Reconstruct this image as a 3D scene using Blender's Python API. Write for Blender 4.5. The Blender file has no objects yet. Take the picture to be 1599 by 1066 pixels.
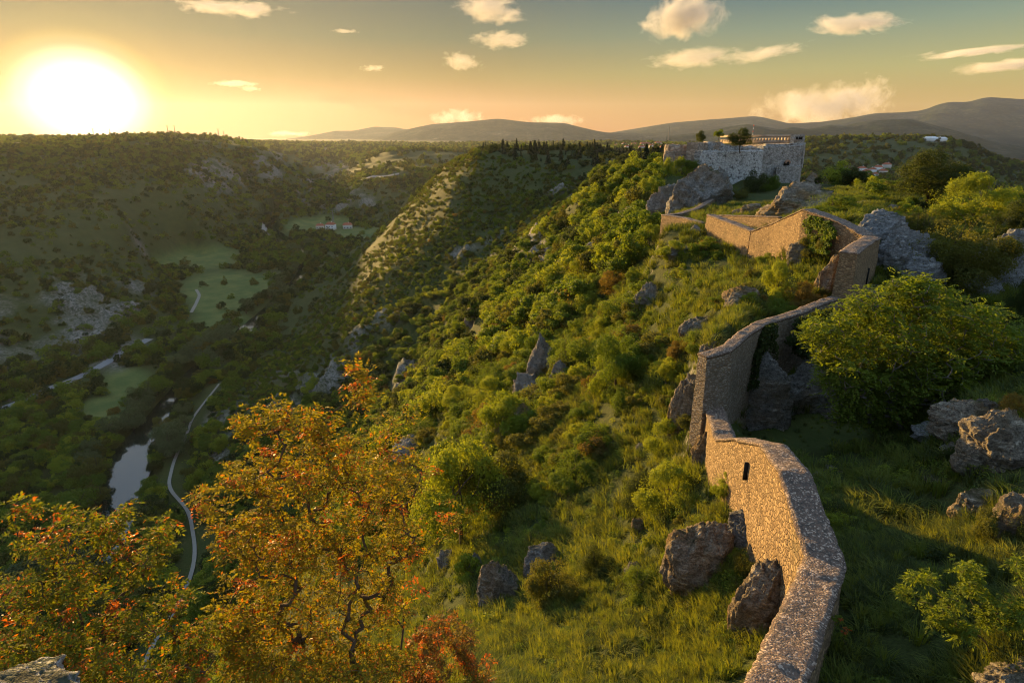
import bpy, math, random
import numpy as np
R = math.radians
random.seed(7)
rng = np.random.default_rng(11)
sc = bpy.context.scene
root_col = sc.collection

# ---------------------------------------------------------------- camera
W0, H0, F0, HZ = 1599.0, 1066.0, 960.0, 215.0       # photo size, focal length in px, row of the true horizon
PITCH = math.atan((H0/2-HZ)/F0)
CP, SP = math.cos(PITCH), math.sin(PITCH)
cam_d = bpy.data.cameras.new('camera'); cam = bpy.data.objects.new('camera', cam_d); root_col.objects.link(cam)
cam.location = (0, 0, 0); cam.rotation_euler = (math.pi/2-PITCH, 0, 0)
cam_d.sensor_width = 36; cam_d.lens = 36*F0/W0; cam_d.clip_start = 0.1; cam_d.clip_end = 60000
sc.camera = cam

# ---------------------------------------------------------------- sun and sky
HAZE_D, HAZE_G = 1.9e-5, 0.5
SUN_AZ, SUN_EL = R(-33.0), R(5.2)                    # azimuth from +Y towards +X
SUN_DIR = (math.sin(SUN_AZ)*math.cos(SUN_EL), math.cos(SUN_AZ)*math.cos(SUN_EL), math.sin(SUN_EL))
sd = bpy.data.lights.new('sun', 'SUN'); sd.energy = 5.0; sd.angle = R(0.9); sd.color = (1.0, 0.63, 0.22)
so = bpy.data.objects.new('sun', sd); root_col.objects.link(so)
import mathutils
so.rotation_euler = mathutils.Vector(SUN_DIR).to_track_quat('Z', 'Y').to_euler()
sc.view_settings.view_transform = 'Standard'; sc.view_settings.look = 'None'
sc.view_settings.gamma = 1; sc.view_settings.exposure = 1.78

class NT:
    """tiny node-tree builder"""
    def __init__(s, tree): s.t = tree; s.n = tree.nodes; s.l = tree.links
    def new(s, typ, **kw):
        nd = s.n.new(typ)
        ins = kw.pop('ins', {})
        for k, v in kw.items(): setattr(nd, k, v)
        for k, v in ins.items():
            if hasattr(v, 'is_output'): s.l.new(v, nd.inputs[k])
            else: nd.inputs[k].default_value = v
        return nd
    def math(s, op, a, b=None, c=None, clamp=False):
        nd = s.n.new('ShaderNodeMath'); nd.operation = op; nd.use_clamp = clamp
        for i, v in enumerate((a, b, c)):
            if v is None: continue
            if hasattr(v, 'is_output'): s.l.new(v, nd.inputs[i])
            else: nd.inputs[i].default_value = v
        return nd.outputs[0]
    def mix(s, f, a, b, typ='MIX'):
        nd = s.n.new('ShaderNodeMix'); nd.data_type = 'RGBA'; nd.blend_type = typ
        for i, v in ((0, f), (6, a), (7, b)):
            if hasattr(v, 'is_output'): s.l.new(v, nd.inputs[i])
            elif i == 0: nd.inputs[i].default_value = v
            else: nd.inputs[i].default_value = (*v, 1) if len(v) == 3 else v
        return nd.outputs[2]
    def ramp(s, f, stops, interp='LINEAR'):
        nd = s.n.new('ShaderNodeValToRGB'); cr = nd.color_ramp; cr.interpolation = interp
        while len(cr.elements) < len(stops): cr.elements.new(0.5)
        for e, (p, c) in zip(cr.elements, stops):
            e.position = p; e.color = (c, c, c, 1) if not hasattr(c, '__len__') else (*c, 1)
        s.l.new(f, nd.inputs[0]); return nd.outputs[0]
    def noise(s, vec, scale, detail=4, rough=0.55, dist=0.0, out=0):
        nd = s.n.new('ShaderNodeTexNoise'); nd.inputs['Scale'].default_value = scale
        nd.inputs['Detail'].default_value = detail; nd.inputs['Roughness'].default_value = rough; nd.inputs['Distortion'].default_value = dist
        if vec is not None: s.l.new(vec, nd.inputs['Vector'])
        return nd.outputs[out]

w = bpy.data.worlds.new('World'); sc.world = w; w.use_nodes = True
w.node_tree.nodes.clear(); N = NT(w.node_tree)
tc = N.new('ShaderNodeTexCoord'); D = N.new('ShaderNodeVectorMath', operation='NORMALIZE', ins={0: tc.outputs['Generated']}).outputs[0]
sep = N.new('ShaderNodeSeparateXYZ', ins={0: D})
el = N.math('ARCSINE', sep.outputs[2])
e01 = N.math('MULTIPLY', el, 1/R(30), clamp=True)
# the colour of the evening air by height above the horizon, on the side away from the sun and on the sunward side; the top stops, out of view, are raised as fill light
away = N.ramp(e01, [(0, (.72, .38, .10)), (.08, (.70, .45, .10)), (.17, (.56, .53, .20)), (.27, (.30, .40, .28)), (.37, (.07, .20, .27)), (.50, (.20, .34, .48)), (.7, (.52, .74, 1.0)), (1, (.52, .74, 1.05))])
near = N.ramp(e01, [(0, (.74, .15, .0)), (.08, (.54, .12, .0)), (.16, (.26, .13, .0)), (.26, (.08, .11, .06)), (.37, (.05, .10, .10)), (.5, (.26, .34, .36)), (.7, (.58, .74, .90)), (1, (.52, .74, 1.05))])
sdot = N.new('ShaderNodeVectorMath', operation='DOT_PRODUCT', ins={0: D, 1: SUN_DIR}).outputs['Value']
ang = N.math('ARCCOSINE', sdot)
side = N.ramp(N.math('MULTIPLY', ang, 1/R(80), clamp=True), [(0, 1), (.35, .8), (.6, .3), (.9, 0)])
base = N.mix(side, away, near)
# the lens bloom round the low sun, put into the sky as an aureole
# (slightly wider than high)
sx = N.math('MULTIPLY', N.math('SUBTRACT', N.math('ARCTAN2', sep.outputs[0], sep.outputs[1]), SUN_AZ), 0.80)
sy = N.math('SUBTRACT', el, R(2.7))
rad = N.math('SQRT', N.math('ADD', N.math('MULTIPLY', sx, sx), N.math('MULTIPLY', sy, sy)))
rd = N.math('MULTIPLY', rad, 1/R(20), clamp=True)
core = N.ramp(rd, [(0, 1), (.11, .9), (.15, .50), (.19, .20), (.25, .05), (.34, .008), (.5, 0)], 'EASE')
glowc = N.ramp(rd, [(0, (1, 1, 1)), (.15, (1, .95, .7)), (.22, (1, .66, .08)), (.5, (1, .55, .2)), (1, (1, .5, .2))])
glow = N.new('ShaderNodeVectorMath', operation='SCALE', ins={0: glowc, 'Scale': N.math('MULTIPLY', core, 1.5)})
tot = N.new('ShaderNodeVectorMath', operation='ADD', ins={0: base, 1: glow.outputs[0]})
sky = N.new('ShaderNodeTexSky', sky_type='NISHITA'); sky.sun_disc = False
sky.sun_elevation = SUN_EL; sky.sun_rotation = SUN_AZ; sky.dust_density = 2.0
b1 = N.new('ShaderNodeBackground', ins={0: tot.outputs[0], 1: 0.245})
b2 = N.new('ShaderNodeBackground', ins={0: sky.outputs[0], 1: 0.0008})
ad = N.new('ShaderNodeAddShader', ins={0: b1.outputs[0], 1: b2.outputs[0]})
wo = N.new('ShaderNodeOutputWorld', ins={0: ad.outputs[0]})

cy = sc.cycles
cy.max_bounces = 5; cy.diffuse_bounces = 2; cy.glossy_bounces = 2; cy.transmission_bounces = 4; cy.transparent_max_bounces = 8
cy.volume_bounces = 0; cy.use_denoising = True; cy.use_adaptive_sampling = False; cy.denoising_prefilter = 'ACCURATE'; cy.filter_width = 1.1
cy.caustics_reflective = False; cy.caustics_refractive = False; cy.sample_clamp_indirect = 4
cy.volume_step_rate = 1.0; cy.volume_max_steps = 128

# ---------------------------------------------------------------- pixel <-> place
def ray(px, py):
    yu = H0/2 - py
    return np.array([(px-W0/2), F0*CP + yu*SP, -F0*SP + yu*CP])
def at(px, py, Y):                                  # the place seen at px, py that is Y metres ahead
    d = ray(px, py); return d*(Y/d[1])
def proj(x, y, z):
    yc = y*CP - z*SP; u = y*SP + z*CP
    return W0/2 + F0*x/yc, H0/2 - F0*u/yc

# ---------------------------------------------------------------- noise
def _h(ix, iy, seed):
    h = (ix*374761393 + iy*668265263 + seed*1442695041) & 0xffffffff
    h = ((h ^ (h >> 13))*1274126177) & 0xffffffff
    return ((h ^ (h >> 16)) & 0xffff)/65535.0
def vnoise(x, y, seed=0):
    x = np.asarray(x, float); y = np.asarray(y, float)
    ix = np.floor(x).astype(np.int64); iy = np.floor(y).astype(np.int64); fx = x-ix; fy = y-iy
    fx = fx*fx*fx*(fx*(fx*6-15)+10); fy = fy*fy*fy*(fy*(fy*6-15)+10)
    a = _h(ix, iy, seed); b = _h(ix+1, iy, seed); c = _h(ix, iy+1, seed); d = _h(ix+1, iy+1, seed)
    return (a+(b-a)*fx + (c-a)*fy + (a-b-c+d)*fx*fy)*2-1
def fbm(x, y, oct=4, seed=0, gain=.5, ridged=False):
    s = 0; a = 1; t = 0
    for k in range(oct):
        n = vnoise(x*2**k + 17.3*k, y*2**k - 9.1*k, seed+k)
        if ridged: n = 1-2*np.abs(n)
        s = s + a*n; t += a; a *= gain
    return s/t

# ---------------------------------------------------------------- the lie of the land
FLOOR = -115.0
CT = [  # px, py, metres ahead
 # garden inside the wall
 (1350,900,13),(1350,700,23.3),(1500,900,12.2),(1590,1000,8.9),(1300,1000,10.6),(1500,645,21),(1580,700,17.7),(1450,700,21.5),
 (1420,660,25.2),(1560,600,24.5),(1340,1060,9.6),(1500,1060,9.0),(1450,800,17),(1330,800,17.6),(1580,640,21),
 (1200,672,26.6),(1290,668,27),(1240,655,28),(1160,660,27.5),(1330,650,28.5),(1240,690,25.0),
 # terrace below the tree and rocks of the brow
 (1500,500,32),(1400,500,32),(1590,500,32),(1350,470,34),(1390,385,41),(1570,440,38),(1450,345,62),(1350,305,84),
 (1250,313,88),(1300,300,95),(1600,340,60),(1500,320,85),(1430,300,100),(1220,332,105),(1150,322,120),(1130,300,140),
 (1180,292,152),(1230,292,152),(1290,292,130),(1210,350,62),(1150,352,66),(1250,347,52),(1320,350,44),
 # outer slope under the wall
 (1190,990,12.6),(950,1060,12.8),(800,1060,13.0),(700,1040,10.5),(600,1066,7.5),(480,1066,7.3),(1070,890,17),(1130,800,18.0),(900,830,26),
 (780,915,24),(720,835,34),(1000,700,30.5),(1060,620,32),(1085,640,28),(960,600,41),(850,560,65),(900,500,75),(800,680,47),(840,610,57),
 (700,650,72),(620,700,80),(600,850,58),(500,1000,46),(400,1066,50),(1080,720,23.5),(1000,800,24),(900,950,18.5),(1050,980,15.5),
 (1150,430,44.5),(1200,485,33),(1080,480,42),(1100,400,54),(1000,480,55),(1020,420,68),(1060,560,35.5),(980,530,50),(1250,440,38),
 (1270,455,35.3),(1200,400,49),(1150,510,29.3),(1250,400,42.5),(1120,470,37.5),(1105,535,28),
 # crest under the high wall, castle crag
 (1037,365,64),(1070,345,74),(1100,330,88),(1045,300,120),(1060,275,148),(1040,262,156),
 # hillside going back
 (1000,400,78),(1030,355,82),(900,400,112),(900,450,98),(950,340,140),(1000,300,178),(1010,260,240),(1000,245,350),(900,241,400),(800,236,450),(1045,240,300),
 (800,500,112),(720,560,118),(650,640,112),(600,700,108),(750,480,142),(850,430,132),
 # bed of the ravine
 (900,310,285),(850,345,272),(800,385,264),(720,465,236),(650,560,212),(560,660,188),(480,740,167),(450,800,156),
 # spur: crest, shaded face, sunny face
 (740,242,400),(705,300,350),(650,372,330),(600,430,300),(540,500,275),(480,562,255),(400,622,240),(350,650,231),
 (740,310,330),(700,400,285),(620,520,240),(520,612,214),(420,682,203),(800,300,330),(780,345,310),(850,290,340),
 (690,265,450),(640,320,430),(600,360,445),(560,400,440),(520,440,430),(480,470,405),(430,530,345),(340,625,258),
 # hill with the road, canyon behind it
 (620,271,1050),(640,264,1120),(560,290,1000),(500,320,960),(650,300,950),(700,240,1500),(640,250,1400),(480,345,890),(560,350,870),
 (450,236,2000),(500,250,1900),(560,233,2500),(480,290,1500),(530,240,2300),(600,234,2600),
 # left plateau and its long slope
 (0,236,800),(100,236,820),(200,236,850),(300,235,950),(400,235,1080),(440,249,1130),(490,290,1200),(400,300,950),(420,330,860),(450,362,780),
 (0,300,600),(100,300,610),(0,400,430),(100,440,400),(60,540,325),(150,480,378),(200,450,430),(200,350,560),(300,300,720),(300,350,660),(250,385,600),(200,510,365),
 (370,345,760),(120,390,470),(0,470,360),
 # dark hill on the far right and the plain beyond
 (1262,217,1500),(1330,216,1500),(1400,215,1500),(1480,219,1450),(1520,232,1350),(1560,262,1300),(1300,285,900),(1400,283,950),(1490,285,1000),(1270,280,800),
]
CX = [  # x, y, z given outright: hidden ground, far plains, ground behind and beside the tower
 (-20,2,-9),(-8,3,-8),(-30,8,-22),(-45,12,-42),(-70,20,-80),(-60,-10,-60),(0,-10,-8),(20,-10,-7),(25,5,-7),(40,20,-8),(10,4,-10),(3,3,-9),(-3,5.5,-8.2),(4.2,9,-11.6),
 (60,60,-8),(90,60,-20),(150,80,-50),(120,150,-30),(200,260,-70),(70,200,-30),(60,260,-60),(150,400,-80),(400,500,-95),(800,900,-110),(250,650,-85),(300,800,-75),
 (-20,60,-42),(-40,80,-75),(-60,100,-105),(-75,120,-113),
 (20,170,-12),(70,165,-14),(45,175,-14),(55,150,-8.5),(45,150,-8),(40,160,-7.5),(30,155,-7.5),
 (-60,550,-30),(-110,600,-90),(-180,640,-112),(0,520,-14),(80,520,-12),(0,700,-22),(100,700,-20),(-130,800,-90),(-60,900,-40),(200,900,-30),(0,1200,-30),(300,1200,-30),(-100,1300,-60),
 (-300,1600,-30),(-100,2000,-38),(300,2000,-30),(0,4000,-35),(-1000,4000,-30),(600,3000,-32),(-600,900,-10),(-900,1200,-10),(-1500,2500,-12),(-600,1500,-14),(-3000,4000,-20),(-1500,1000,-10),
 (-800,600,-12),(-500,400,-70),(-300,200,-112),(-400,100,-100),(-700,200,-30),(1000,4000,-60),(2000,2500,-115),(1800,1600,-115),(3000,4000,-115),(1500,1100,-112),(2000,800,-110),(700,2200,-30),(1000,2200,-60),
 (0,9000,-30),(-4000,9000,-20),(4000,9000,-100),(-8000,6000,-10),(8000,6000,-100),(0,12000,-30),
]
for px, py in [(300,400),(350,450),(450,372),(50,700),(200,700),(200,850),(100,1000),(0,1066),(300,600),(400,505),(300,900),(250,1040),(240,420),(380,400),(300,500),(200,600),(30,640),(0,820),(330,720),(420,440),(460,400)]:
    d = ray(px, py); t = (FLOOR-3)/d[2]; CX.append(tuple(d*t))
P = np.array([at(*c) for c in CT] + [np.array(c, float) for c in CX])
KA = 2.6
def uv(x, y):
    r = np.maximum(np.hypot(x, y), 1.0)
    return np.arctan2(x, np.maximum(y, -1e9))*KA, np.log(r)
pu, pv = uv(P[:, 0], P[:, 1])
def ker(du, dv): return np.sqrt(du*du + dv*dv + 0.02**2)
A = np.zeros((len(P)+1, len(P)+1)); A[:-1, :-1] = ker(pu[:, None]-pu, pv[:, None]-pv) + np.eye(len(P))*0.004*-1
A[-1, :-1] = 1; A[:-1, -1] = 1
coef = np.linalg.solve(A, np.append(P[:, 2], 0))
def smooth_z(x, y):
    u, v = uv(x, y); z = np.full(u.shape, coef[-1])
    for i in range(len(P)): z = z + coef[i]*ker(u-pu[i], v-pv[i])
    k = 2.5                                              # flat valley floor
    d = (z-FLOOR)/k
    return FLOOR + k*np.where(d > 20, d, np.log1p(np.exp(np.clip(d, -50, 20))))
NA, NR, A0, A1, R0, R1 = 900, 860, R(-72), R(72), 3.0, 14000.0
ga = np.linspace(A0, A1, NA); gl = np.linspace(math.log(R0), math.log(R1), NR)
GA, GR = np.meshgrid(ga, np.exp(gl)); GX = np.sin(GA)*GR; GY = np.cos(GA)*GR
GZ = smooth_z(GX, GY)
GZ = np.where(GR < 7, np.minimum(GZ, -7.0-.2*GR), GZ)
PX, PY = proj(GX, GY, GZ)
def blob(pts, soft=1.0):                             # rough patches on the land, each round a place seen at px, py
    m = np.zeros(GX.shape)
    for (px, py, rx, ry) in pts:
        q = ((PX-px)/rx)**2 + ((PY-py)/ry)**2
        m = np.maximum(m, np.clip(1.6 - q*1.1, 0, 1))
    return m
NW = fbm(GX/9, GY/9, 4, 3) ; NW2 = fbm(GX/40, GY/40, 4, 9); LG = np.clip(GR/120, .06, 1)
near_n = fbm(GX/2.2, GY/2.2, 4, 5)
far_m = (GR > 90)
ROCKS = [(110,490,95,60),(40,500,60,70),(160,540,60,40),(30,560,50,40),(15,605,20,20),(60,440,40,25),(200,470,40,30),(590,540,45,25),(540,580,40,22),(500,605,40,18),(610,505,30,22),(430,640,45,22),(340,690,26,50),(380,660,40,40),
 (830,390,30,22),(560,310,25,15),(510,325,20,12),(450,600,30,20),(640,600,25,50),
 (730,500,10,14),(850,570,30,45),(870,540,24,30),(740,400,40,16),(1000,470,28,22),(350,280,40,22),(420,260,30,25),(520,255,28,26),(330,268,50,18),(545,315,50,18),(480,300,20,20),(700,320,6,8),(670,345,6,10),(800,395,50,25),(880,300,22,10)]
m_far = blob(ROCKS)*np.clip(.45+1.9*fbm(GX/18, GY/18, 5, 41), 0, 1)*far_m
rockmask = np.clip(m_far + .0, 0, 1)
flat = np.clip((GZ-(FLOOR+1.5))/8, 0, 1)
GZ2 = GZ + flat*(LG*(1.1*NW + 3.2*NW2*np.clip((GR-60)/200, 0, 1)) + .12*near_n*np.clip(20/GR, 0, 1)*1.5)
GZ2 += rockmask*flat*(7.5*fbm(GX/16, GY/16, 6, 21, .6, True) + 1.5*fbm(GX/3, GY/3, 3, 25))
far_rel = np.clip((GR-1200)/1500, 0, 1)
GZ2 += far_rel*flat*6*fbm(GX/400, GY/400, 4, 77)*np.clip(1-(GR-5000)/4000, .3, 1)
MEADOW = [(298,400,76,22),(355,455,74,32),(395,448,30,20),(350,500,48,18),(200,600,40,26),(170,640,50,22),(480,352,45,12),(560,365,40,10),(330,478,30,16),(520,345,30,10),(590,362,36,8)]
mead = blob(MEADOW)*np.clip((FLOOR+9-GZ)/5, 0, 1)*np.clip((GR-180)/40, 0, 1)
NF = 1-np.clip((GR-250)/100, 0, 1)
yard = blob([(1250,672,140,26),(1180,672,60,20)])*(GR < 50)
def dist_poly(x, y, poly):
    d = np.full(np.shape(x), 1e9)
    for (x0, y0), (x1, y1) in zip(poly[:-1], poly[1:]):
        L = (x1-x0)**2+(y1-y0)**2 + 1e-9; t = np.clip(((x-x0)*(x1-x0)+(y-y0)*(y1-y0))/L, 0, 1)
        d = np.minimum(d, np.hypot(x-x0-t*(x1-x0), y-y0-t*(y1-y0)))
    return d
def floor_at(px, py): d = ray(px, py); t = (FLOOR)/d[2]; return d[0]*t, d[1]*t
RIVER = [(-40,985,4),(60,940,4),(150,885,3.5),(182,830,5),(190,770,6),(206,712,9.5),(228,675,6.5),(262,622,3.4),(298,580,3),(330,553,3),(385,512,5.5),(410,490,5),(440,462,4),(466,436,5),(478,410,4),(470,385,5),(440,368,6.5),(424,358,6),(418,352,5),(440,338,3)]
RIV = [(*floor_at(px, py), w_) for px, py, w_ in RIVER]
rd_ = np.full(GX.shape, 1e9); _s = (GR > 60) & (GR < 1400) & (GX < 20)
_w = np.full(_s.sum(), 1e9)
for (x0, y0, w0), (x1, y1, w1) in zip(RIV[:-1], RIV[1:]):
    _w = np.minimum(_w, dist_poly(GX[_s], GY[_s], [(x0, y0), (x1, y1)])-(w0+w1)/2)
rd_[_s] = _w; GZ2 = np.where(rd_ < 5, np.minimum(GZ2, FLOOR-2.2+np.clip(rd_+1, 0, 6)*.62), GZ2)
def grid_z(x, y, arr=None):
    arr = GZ2 if arr is None else arr
    x = np.asarray(x, float); y = np.asarray(y, float)
    a = (np.arctan2(x, y)-A0)/(A1-A0)*(NA-1); l = (np.log(np.maximum(np.hypot(x, y), R0))-gl[0])/(gl[-1]-gl[0])*(NR-1)
    a = np.clip(a, 0, NA-1.001); l = np.clip(l, 0, NR-1.001); i = a.astype(int); j = l.astype(int); fa = a-i; fl = l-j
    return (arr[j, i]*(1-fa)+arr[j, i+1]*fa)*(1-fl) + (arr[j+1, i]*(1-fa)+arr[j+1, i+1]*fa)*fl
def hit(px, py, arr=None):                           # where the view through px, py meets the land
    d = ray(px, py); h = math.hypot(d[0], d[1]); rr = np.exp(np.linspace(math.log(4), math.log(12000), 5000))
    x = d[0]/h*rr; y = d[1]/h*rr; z = d[2]/h*rr; g = grid_z(x, y, arr)
    k = np.argmax(g > z)
    if k == 0: k = len(rr)-1
    return np.array([x[k], y[k], g[k]])

# ---------------------------------------------------------------- mesh helpers
def mesh_np(name, V, Fq, mat=None, smooth=False, uvs=None, attrs=None):
    """V (n,3), Fq (m,k) all faces with k corners"""
    V = np.ascontiguousarray(V, np.float32); Fq = np.ascontiguousarray(Fq, np.int32); k = Fq.shape[1]
    me = bpy.data.meshes.new(name); me.vertices.add(len(V)); me.vertices.foreach_set('co', V.ravel())
    me.loops.add(Fq.size); me.loops.foreach_set('vertex_index', Fq.ravel())
    me.polygons.add(len(Fq)); me.polygons.foreach_set('loop_start', np.arange(0, Fq.size, k, dtype=np.int32))
    if uvs is not None:
        u = me.uv_layers.new(name='uv'); u.data.foreach_set('uv', np.ascontiguousarray(uvs[Fq.ravel()], np.float32).ravel())
    for an, av in (attrs or {}).items():
        a = me.attributes.new(an, 'FLOAT', 'POINT'); a.data.foreach_set('value', np.ascontiguousarray(av, np.float32).ravel())
    me.update(calc_edges=True); me.validate()
    if smooth: me.polygons.foreach_set('use_smooth', np.ones(len(Fq), bool))
    if mat: me.materials.append(mat)
    return me
def grid_faces(nr, nc, wrap=False):
    i = np.arange(nr-1)[:, None]*nc + np.arange(nc-1 if not wrap else nc)[None, :]
    j = i+1 if not wrap else np.arange(nr-1)[:, None]*nc + (np.arange(nc)+1)[None, :] % nc
    return np.stack([i, j, j+nc, i+nc], -1).reshape(-1, 4)
def link(name, me, parent=None, label=None, cat=None, group=None, kind=None, loc=None):
    o = bpy.data.objects.new(name, me); root_col.objects.link(o)
    if parent: o.parent = parent
    if loc is not None: o.location = loc
    if label: o['label'] = label
    if cat: o['category'] = cat
    if group: o['group'] = group
    if kind: o['kind'] = kind
    return o
def material(name):
    m = bpy.data.materials.new(name); m.use_nodes = True; m.node_tree.nodes.clear(); N = NT(m.node_tree)
    return m, N
def finish(m, N, col, rough=.9, bump=None, bdist=.1, bstr=.6, spec=.2, **kw):
    b = N.new('ShaderNodeBsdfPrincipled', ins={'Roughness': rough, 'Specular IOR Level': spec})
    if hasattr(col, 'is_output'): N.l.new(col, b.inputs['Base Color'])
    else: b.inputs['Base Color'].default_value = (*col, 1)
    for k, v in kw.items(): b.inputs[k].default_value = v
    if bump is not None:
        bn = N.new('ShaderNodeBump', ins={'Height': bump, 'Distance': bdist, 'Strength': bstr}); N.l.new(bn.outputs[0], b.inputs['Normal'])
    N.new('ShaderNodeOutputMaterial', ins={0: b.outputs[0]})
    return m

# ---------------------------------------------------------------- ground material
M = {}
m, N = material('ground'); g = N.new('ShaderNodeNewGeometry'); pos = g.outputs['Position']
def attr(N, n): return N.new('ShaderNodeAttribute', attribute_name=n).outputs['Fac']
n1 = N.noise(pos, .12, 8, .65); n2 = N.noise(pos, 1.6, 6, .65); n3 = N.noise(pos, 14, 4, .6); n0 = N.noise(pos, .012, 5, .6)
scrub = N.ramp(n1, [(.30, (.022, .030, .010)), (.46, (.042, .056, .014)), (.56, (.062, .070, .020)), (.72, (.095, .085, .032))])
scrub2 = N.mix(N.ramp(n2, [(.35, 0), (.7, 1)]), scrub, (.06, .078, .02))
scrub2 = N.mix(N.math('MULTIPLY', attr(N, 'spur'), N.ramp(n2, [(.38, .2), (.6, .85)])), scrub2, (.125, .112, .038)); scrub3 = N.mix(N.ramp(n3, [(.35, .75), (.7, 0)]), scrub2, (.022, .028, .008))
meadow = N.mix(n1, (.065, .095, .024), (.105, .135, .038))
meadow = N.mix(N.ramp(n2, [(.35, 0), (.7, .75)]), meadow, (.050, .072, .020)); meadow = N.mix(N.ramp(N.noise(pos, .06, 6, .7), [(.42, 0), (.62, .7)]), meadow, (.14, .15, .045))
c = N.mix(attr(N, 'meadow'), scrub3, meadow)
rk1 = N.noise(pos, .5, 9, .7); rk2 = N.noise(pos, 4, 6, .6)
rock = N.ramp(rk1, [(.30, (.055, .05, .042)), (.48, (.15, .14, .12)), (.6, (.27, .25, .22)), (.75, (.12, .11, .09))])
rock = N.mix(N.ramp(rk2, [(.38, .75), (.55, 0)]), rock, (.07, .062, .05))
sn = N.new('ShaderNodeSeparateXYZ', ins={0: g.outputs['Normal']}).outputs[2]
steep = N.ramp(N.math('ADD', sn, N.math('MULTIPLY', N.math('SUBTRACT', n2, .5), 1.2)), [(.34, 1), (.42, 0)])
rf = N.math('MULTIPLY', attr(N, 'rock'), N.ramp(N.math('ADD', N.math('MULTIPLY', n2, .5), N.math('MULTIPLY', rk1, .5)), [(.40, 0), (.52, 1)]), clamp=True)
rf = N.math('MAXIMUM', rf, N.math('MULTIPLY', steep, .75))
c = N.mix(rf, c, rock)
bh = N.math('ADD', N.math('MULTIPLY', n2, .5), N.math('MULTIPLY', n3, .1))
M['ground'] = finish(m, N, c, .95, bh, .6, .8, .1)
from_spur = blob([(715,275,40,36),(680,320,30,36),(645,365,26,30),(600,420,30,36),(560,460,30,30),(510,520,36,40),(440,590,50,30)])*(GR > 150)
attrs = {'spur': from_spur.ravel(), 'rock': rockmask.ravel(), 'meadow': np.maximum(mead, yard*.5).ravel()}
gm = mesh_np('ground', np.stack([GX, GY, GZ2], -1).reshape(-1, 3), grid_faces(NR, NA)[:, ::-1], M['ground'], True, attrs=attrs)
ground = link('ground', gm, kind='structure')
# ---------------------------------------------------------------- far mountains
m, N = material('mountain'); pos = N.new('ShaderNodeNewGeometry').outputs['Position']
n1 = N.noise(pos, .0025, 9, .65); n2 = N.noise(pos, .02, 6, .7)
c = N.ramp(N.math('ADD', N.math('MULTIPLY', n1, .6), N.math('MULTIPLY', n2, .4)), [(.38, (.016, .026, .020)), (.5, (.030, .042, .028)), (.62, (.065, .07, .05)), (.72, (.18, .17, .16))])
M['mountain'] = finish(m, N, c, 1, n2, 30, .6, 0)
def mountain(label, pts, Y, depth, base=-45, seed=1, rough=1.0):
    pts = np.array(pts, float); n = 500; px = np.linspace(pts[0, 0], pts[-1, 0], n); py = np.interp(px, pts[:, 0], pts[:, 1])
    py = np.convolve(np.pad(py, 5, 'edge'), np.ones(11)/11, 'valid')
    d = np.stack([px-W0/2, F0*CP+(H0/2-py)*SP, -F0*SP+(H0/2-py)*CP], -1); q = d*(Y/d[:, 1])[:, None]
    nt = 90; t = np.linspace(-1, 1, nt)[:, None]
    X = q[None, :, 0]*(1+t*depth/Y); YY = q[None, :, 1]*(1+t*depth/Y)
    s = (1-np.abs(t))**1.25
    ends = np.clip(np.minimum(np.arange(n), n-1-np.arange(n))/60, 0, 1)[None, :]
    nz = fbm(X/700, YY/700, 6, seed, .55, True)*.5 + fbm(X/1800, YY/1800, 3, seed+7)*.5
    Z = base-60 + (q[None, :, 2]-base+60)*s + nz*rough*150*(np.abs(t)*3).clip(0, 1)*s + nz*6*rough
    return link('mountain_range', mesh_np('mountain_range', np.stack([X, YY, Z], -1).reshape(-1, 3), grid_faces(nt, n), M['mountain'], True), kind='structure')
mountain('', [(360,226),(388,224),(427,219),(478,213),(524,204),(550,204),(584,197.5),(618,199),(652,205),(700,212),(760,222)], 9800, 2500, seed=3, rough=.6)
mountain('', [(500,232),(552,227),(618,206),(677,193),(741,188.5),(777,184.7),(826,190.6),(881,192),(915,201),(945,207),(1060,209),(1160,213),(1240,226)], 7600, 2600, seed=13)
mountain('', [(900,216),(950,208),(1000,200),(1050,192),(1100,187),(1140,184),(1170,181),(1185,181),(1215,188),(1230,192.6),(1287,190),(1335,183),(1367,176.6),(1405,176),(1443,172),(1469,161),(1487,158.4),(1509,159.7),(1542,150.5),(1562,152),(1599,154.7),(1700,152),(1850,170),(2000,200)], 9500, 3800, seed=23)
mountain('', [(1040,212),(1085,208),(1110,203),(1140,198),(1170,194.5),(1200,199),(1220,203),(1237,198.4),(1262,202),(1300,195),(1312,198),(1355,189),(1422,186),(1449,193),(1487,202),(1532,217),(1560,228),(1620,240)], 5200, 1900, seed=33)

# ---------------------------------------------------------------- the evening haze
hm = bpy.data.materials.new('haze'); hm.use_nodes = True; hm.node_tree.nodes.clear(); N = NT(hm.node_tree)
pv_ = N.new('ShaderNodeVolumePrincipled', ins={'Color': (.66, .73, .93, 1), 'Density': HAZE_D, 'Anisotropy': HAZE_G})
N.new('ShaderNodeOutputMaterial', ins={1: pv_.outputs[0]})
hx, hy0, hy1, hz0, hz1 = 14500, -14500, 14500, -320, 700
V = [(sx*hx, y, z) for z in (hz0, hz1) for y in (hy0, hy1) for sx in (-1, 1)]
link('haze', mesh_np('haze', V, [(0,2,3,1),(4,5,7,6),(0,1,5,4),(1,3,7,5),(3,2,6,7),(2,0,4,6)], hm), kind='stuff')
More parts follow.
